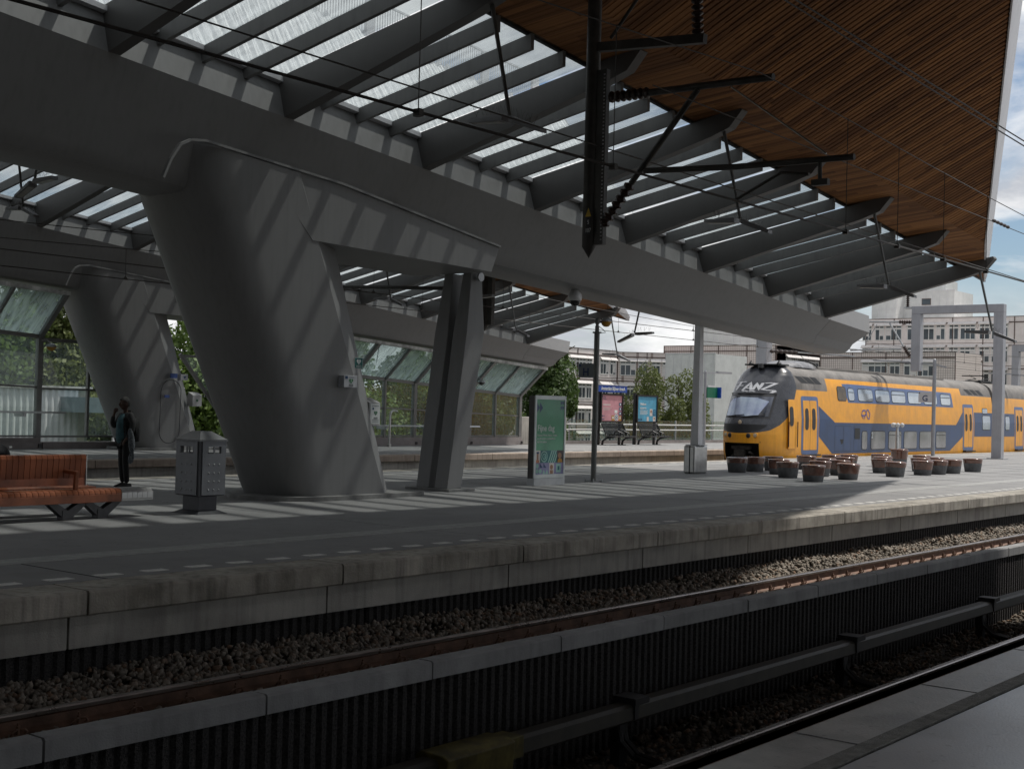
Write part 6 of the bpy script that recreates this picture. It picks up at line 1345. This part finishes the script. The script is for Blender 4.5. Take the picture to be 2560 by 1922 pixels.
BLD = [('left_wing', (130.68, 101.57), (1.0, 0.0), 18.47, 9.69, 8.92, 8.33, 6.43, [(5.04, 6.98, 3), (7.38, 8.64, 2), (8.88, 11.14, 3), (11.33, 12.53, 2), (14.44, 16.39, 3), (16.73, 18.02, 2)], 4), ('angled', (149.15, 101.57), (0.6259, -0.7799), 7.93, 9.6, 8.95, 8.32, 6.41, [(0.4, 2.53, 3), (2.85, 4.1, 2), (4.64, 5.84, 2), (6.14, 7.31, 2)], 4), ('mid_tile', (160.76, 101.53), (0.0, -1.0), 17.65, 11.02, 10.22, 9.51, 7.45, [(15.0, 16.0, 1)], 3), ('mid_side', (160.82, 83.88), (1.0, 0.0), 14.25, 10.97, 10.24, 9.44, 7.97, [(2.89, 5.13, 2), (5.45, 6.97, 2), (7.52, 9.17, 2), (9.4, 12.79, 3)], 3), ('front_tile', (165.86, 79.93), (0.0, -1.0), 18.6, 10.19, 9.49, 8.84, 7.06, [(6.1, 9.58, 4), (9.88, 11.29, 2), (11.82, 13.44, 2), (13.61, 15.78, 3)], 3), ('front_side', (174.95, 64.68), (1.0, 0.0), 10.17, 10.63, 9.82, 9.41, 7.14, [(1.6, 3.12, 1)], 3), ('back_wing', (189.94, 84.13), (0.0, -1.0), 30.96, 16.43, 15.6, 15.35, 13.17, [(-0.48, 0.98, 3), (1.53, 2.9, 2), (3.17, 5.67, 3), (6.52, 10.62, 5), (10.88, 12.24, 2), (12.81, 14.22, 2), (14.45, 16.67, 3), (17.23, 18.72, 2), (18.96, 21.28, 3)], 4), ('sheet_block', (144.18, 90.77), (0.0, -1.0), 7.26, 9.01, 8.73, None, None, [], 1), ('pent_a', (175.24, 104.27), (0.0, -1.0), 12.42, 17.49, 11.99, 13.76, 13.12, [(8.61, 9.33, 2)], 1), ('pent_b', (198.82, 83.13), (0.0, -1.0), 9.18, 21.24, 17.24, 20.11, 19.1, [(4.11, 5.55, 2)], 1), ('pent_bs', (202.18, 75.19), (1.0, 0.0), 5.46, 21.6, 17.48, None, None, [], 1), ('pent_c', (205.55, 85.65), (0.0, -1.0), 7.81, 23.61, 21.95, None, None, [], 1), ('pent_d', (195.94, 85.86), (0.0, -1.0), 3.96, 20.77, 17.2, None, None, [], 1)]

SPEC = {b[0]: b for b in BLD}
def facade(root, key, style, depth, base=-6.2):
    _, A, u, Ln, zt, zr, zh, zs, ws, fl = SPEC[key]; A = Vector((A[0],A[1],0)); u = Vector((u[0],u[1],0)); o_ = Vector((-u.y,u.x,0))
    if o_.dot(-A) < 0: o_ = -o_
    def P(s_, d, z_): q_ = A+u*s_+o_*d; return (q_.x, q_.y, z_)
    def bx(s0, s1, d0, d1, z0, z1, nm, m, par=root, mb=None):
        h = (mb or MB()).hexa([P(s0,d0,z0),P(s1,d0,z0),P(s1,d1,z0),P(s0,d1,z0),P(s0,d0,z1),P(s1,d0,z1),P(s1,d1,z1),P(s0,d1,z1)])
        return h if mb is not None else h.build(nm, m, par)
    tilem = {'pale': M_TILEL, 'tile': M_TILE, 'sheet': M_SHEET}[style]
    bx(0, Ln, -depth, 0, base, zt, 'wall', tilem)
    if style == 'sheet':
        s = MB(); k = 0
        while k*1.15 < Ln: bx(k*1.15, k*1.15+.05, 0, .03, base, zt, '', None, mb=s); k += 1
        for z_ in np.arange(zt-2.4, base, -2.6): bx(0, Ln, 0, .03, z_, z_+.06, '', None, mb=s)
        s.build('seam', M_FASC, root); bx(-.05, Ln+.05, -.1, .06, zt, zt+.12, 'coping', M_FASC)
        for (a, b, k) in ws: w_ = bx(a, b, 0, .05, zs, zh, 'window', M_TRIM); bx(a+.08, b-.08, .05, .06, zs+.1, zh-.1, 'pane', M_PANE, w_)
        return
    tr = MB(); bx(0, Ln, 0, .07, zt-.06, zt+.02, '', None, mb=tr); bx(0, Ln, 0, .09, zr-.07, zr+.07, '', None, mb=tr)
    fh = 3.29
    for f_ in range(1, fl): bx(0, Ln, 0, .07, zr-fh*f_-.06, zr-fh*f_+.06, '', None, mb=tr); bx(0, Ln, 0, .05, zr-fh*f_+.35, zr-fh*f_+.40, '', None, mb=tr)
    n_ = max(2, int(Ln/4.4))
    for k in range(n_+1):
        s_ = min(Ln-.1, k*Ln/n_); bx(s_, s_+.10, 0, .08, base, zt, '', None, mb=tr)
    tr.build('trim', M_TRIM, root)
    for f_ in range(fl):
        dz = -fh*f_
        if zs+dz < -4: break
        prev = None
        for (a, b, k) in ws:
            w = MB(); t_ = .09; ztr = zh-.33*(zh-zs)*.55
            bx(a, a+t_, .0, .07, zs+dz, zh+dz, '', None, mb=w); bx(b-t_, b, .0, .07, zs+dz, zh+dz, '', None, mb=w); bx(a+t_, b-t_, 0, .07, zs+dz, zs+.10+dz, '', None, mb=w); bx(a+t_, b-t_, 0, .07, zh-.08+dz, zh+dz, '', None, mb=w)
            bx(a+t_, b-t_, 0, .075, ztr-.16+dz, ztr+.10+dz, '', None, mb=w)
            for j in range(1, k): m_ = a+(b-a)*j/k; bx(m_-.05, m_+.05, .001, .069, zs+.1+dz, zh-.08+dz, '', None, mb=w)
            w = w.build('window', M_WFR, root)
            pn = MB(); bx(a+t_, b-t_, .004, .014, zs+.1+dz, ztr-.16+dz, '', None, mb=pn); bx(a+t_, b-t_, .004, .014, ztr+.10+dz, zh-.08+dz, '', None, mb=pn); pn.build('pane', M_PANE, w)
            if random.random() < .45:
                j = random.randrange(k); bx(a+t_+(b-a-2*t_)*j/k, a+t_+(b-a-2*t_)*(j+1)/k, .016, .022, zs+.1+dz+(ztr-zs)*random.uniform(0,.5), ztr-.16+dz, 'blind', M_AWN, w)
            s = MB().hexa([P(a-.12,.0,zh+.12+dz),P(b+.12,.0,zh+.12+dz),P(b+.12,.42,zh-.02+dz),P(a-.12,.42,zh-.02+dz),P(a-.12,.0,zh+.46+dz),P(b+.12,.0,zh+.46+dz),P(b+.12,.44,zh+.06+dz),P(a-.12,.44,zh+.06+dz)])
            s.build('awning', M_AWN, root)
def building(name, loc, label): return thing(name, loc, label, 'building')
b1 = building('office_building', (135,106,-6), 'pale tiled office building with white windows, behind the posters'); facade(b1,'left_wing','pale',14); facade(b1,'angled','tile',10)
b2 = building('office_building', (165,95,-6), 'tiled office block with brown trim, directly behind the train nose'); facade(b2,'mid_tile','tile',16); facade(b2,'mid_side','pale',10)
b3 = building('office_building', (170,72,-6), 'lower tiled office block behind the train roof, right of the canopy nose'); facade(b3,'front_tile','tile',9); facade(b3,'front_side','pale',8)
b4 = building('office_building', (196,70,-6), 'long upper office wing with a row of white windows, behind the portal'); facade(b4,'back_wing','pale',14)
b5 = building('sheet_clad_block', (147,87,-6), 'low grey sheet-clad block behind the white mast'); facade(b5,'sheet_block','sheet',8)
b6 = building('plant_room', (178,98,6), 'grey rooftop plant room behind the train nose block'); facade(b6,'pent_a','sheet',10,6)
b7 = building('plant_room', (200,80,8), 'pale grey rooftop plant room above the portal'); facade(b7,'pent_b','sheet',8,8); facade(b7,'pent_d','sheet',6,8)
b8 = building('plant_room', (207,82,12), 'topmost railed plant room, set back above the pale one'); facade(b8,'pent_c','sheet',5,12)
s = MB()
for k in range(9): s.box(197.6,197.7,75.3+k*.9,75.36+k*.9,21.6,22.7)
s.box(197.6,197.7,75.3,83,22.65,22.72).box(197.6,197.7,75.3,83,22.15,22.2); s.build('roof_rail', M_FASC, b7)
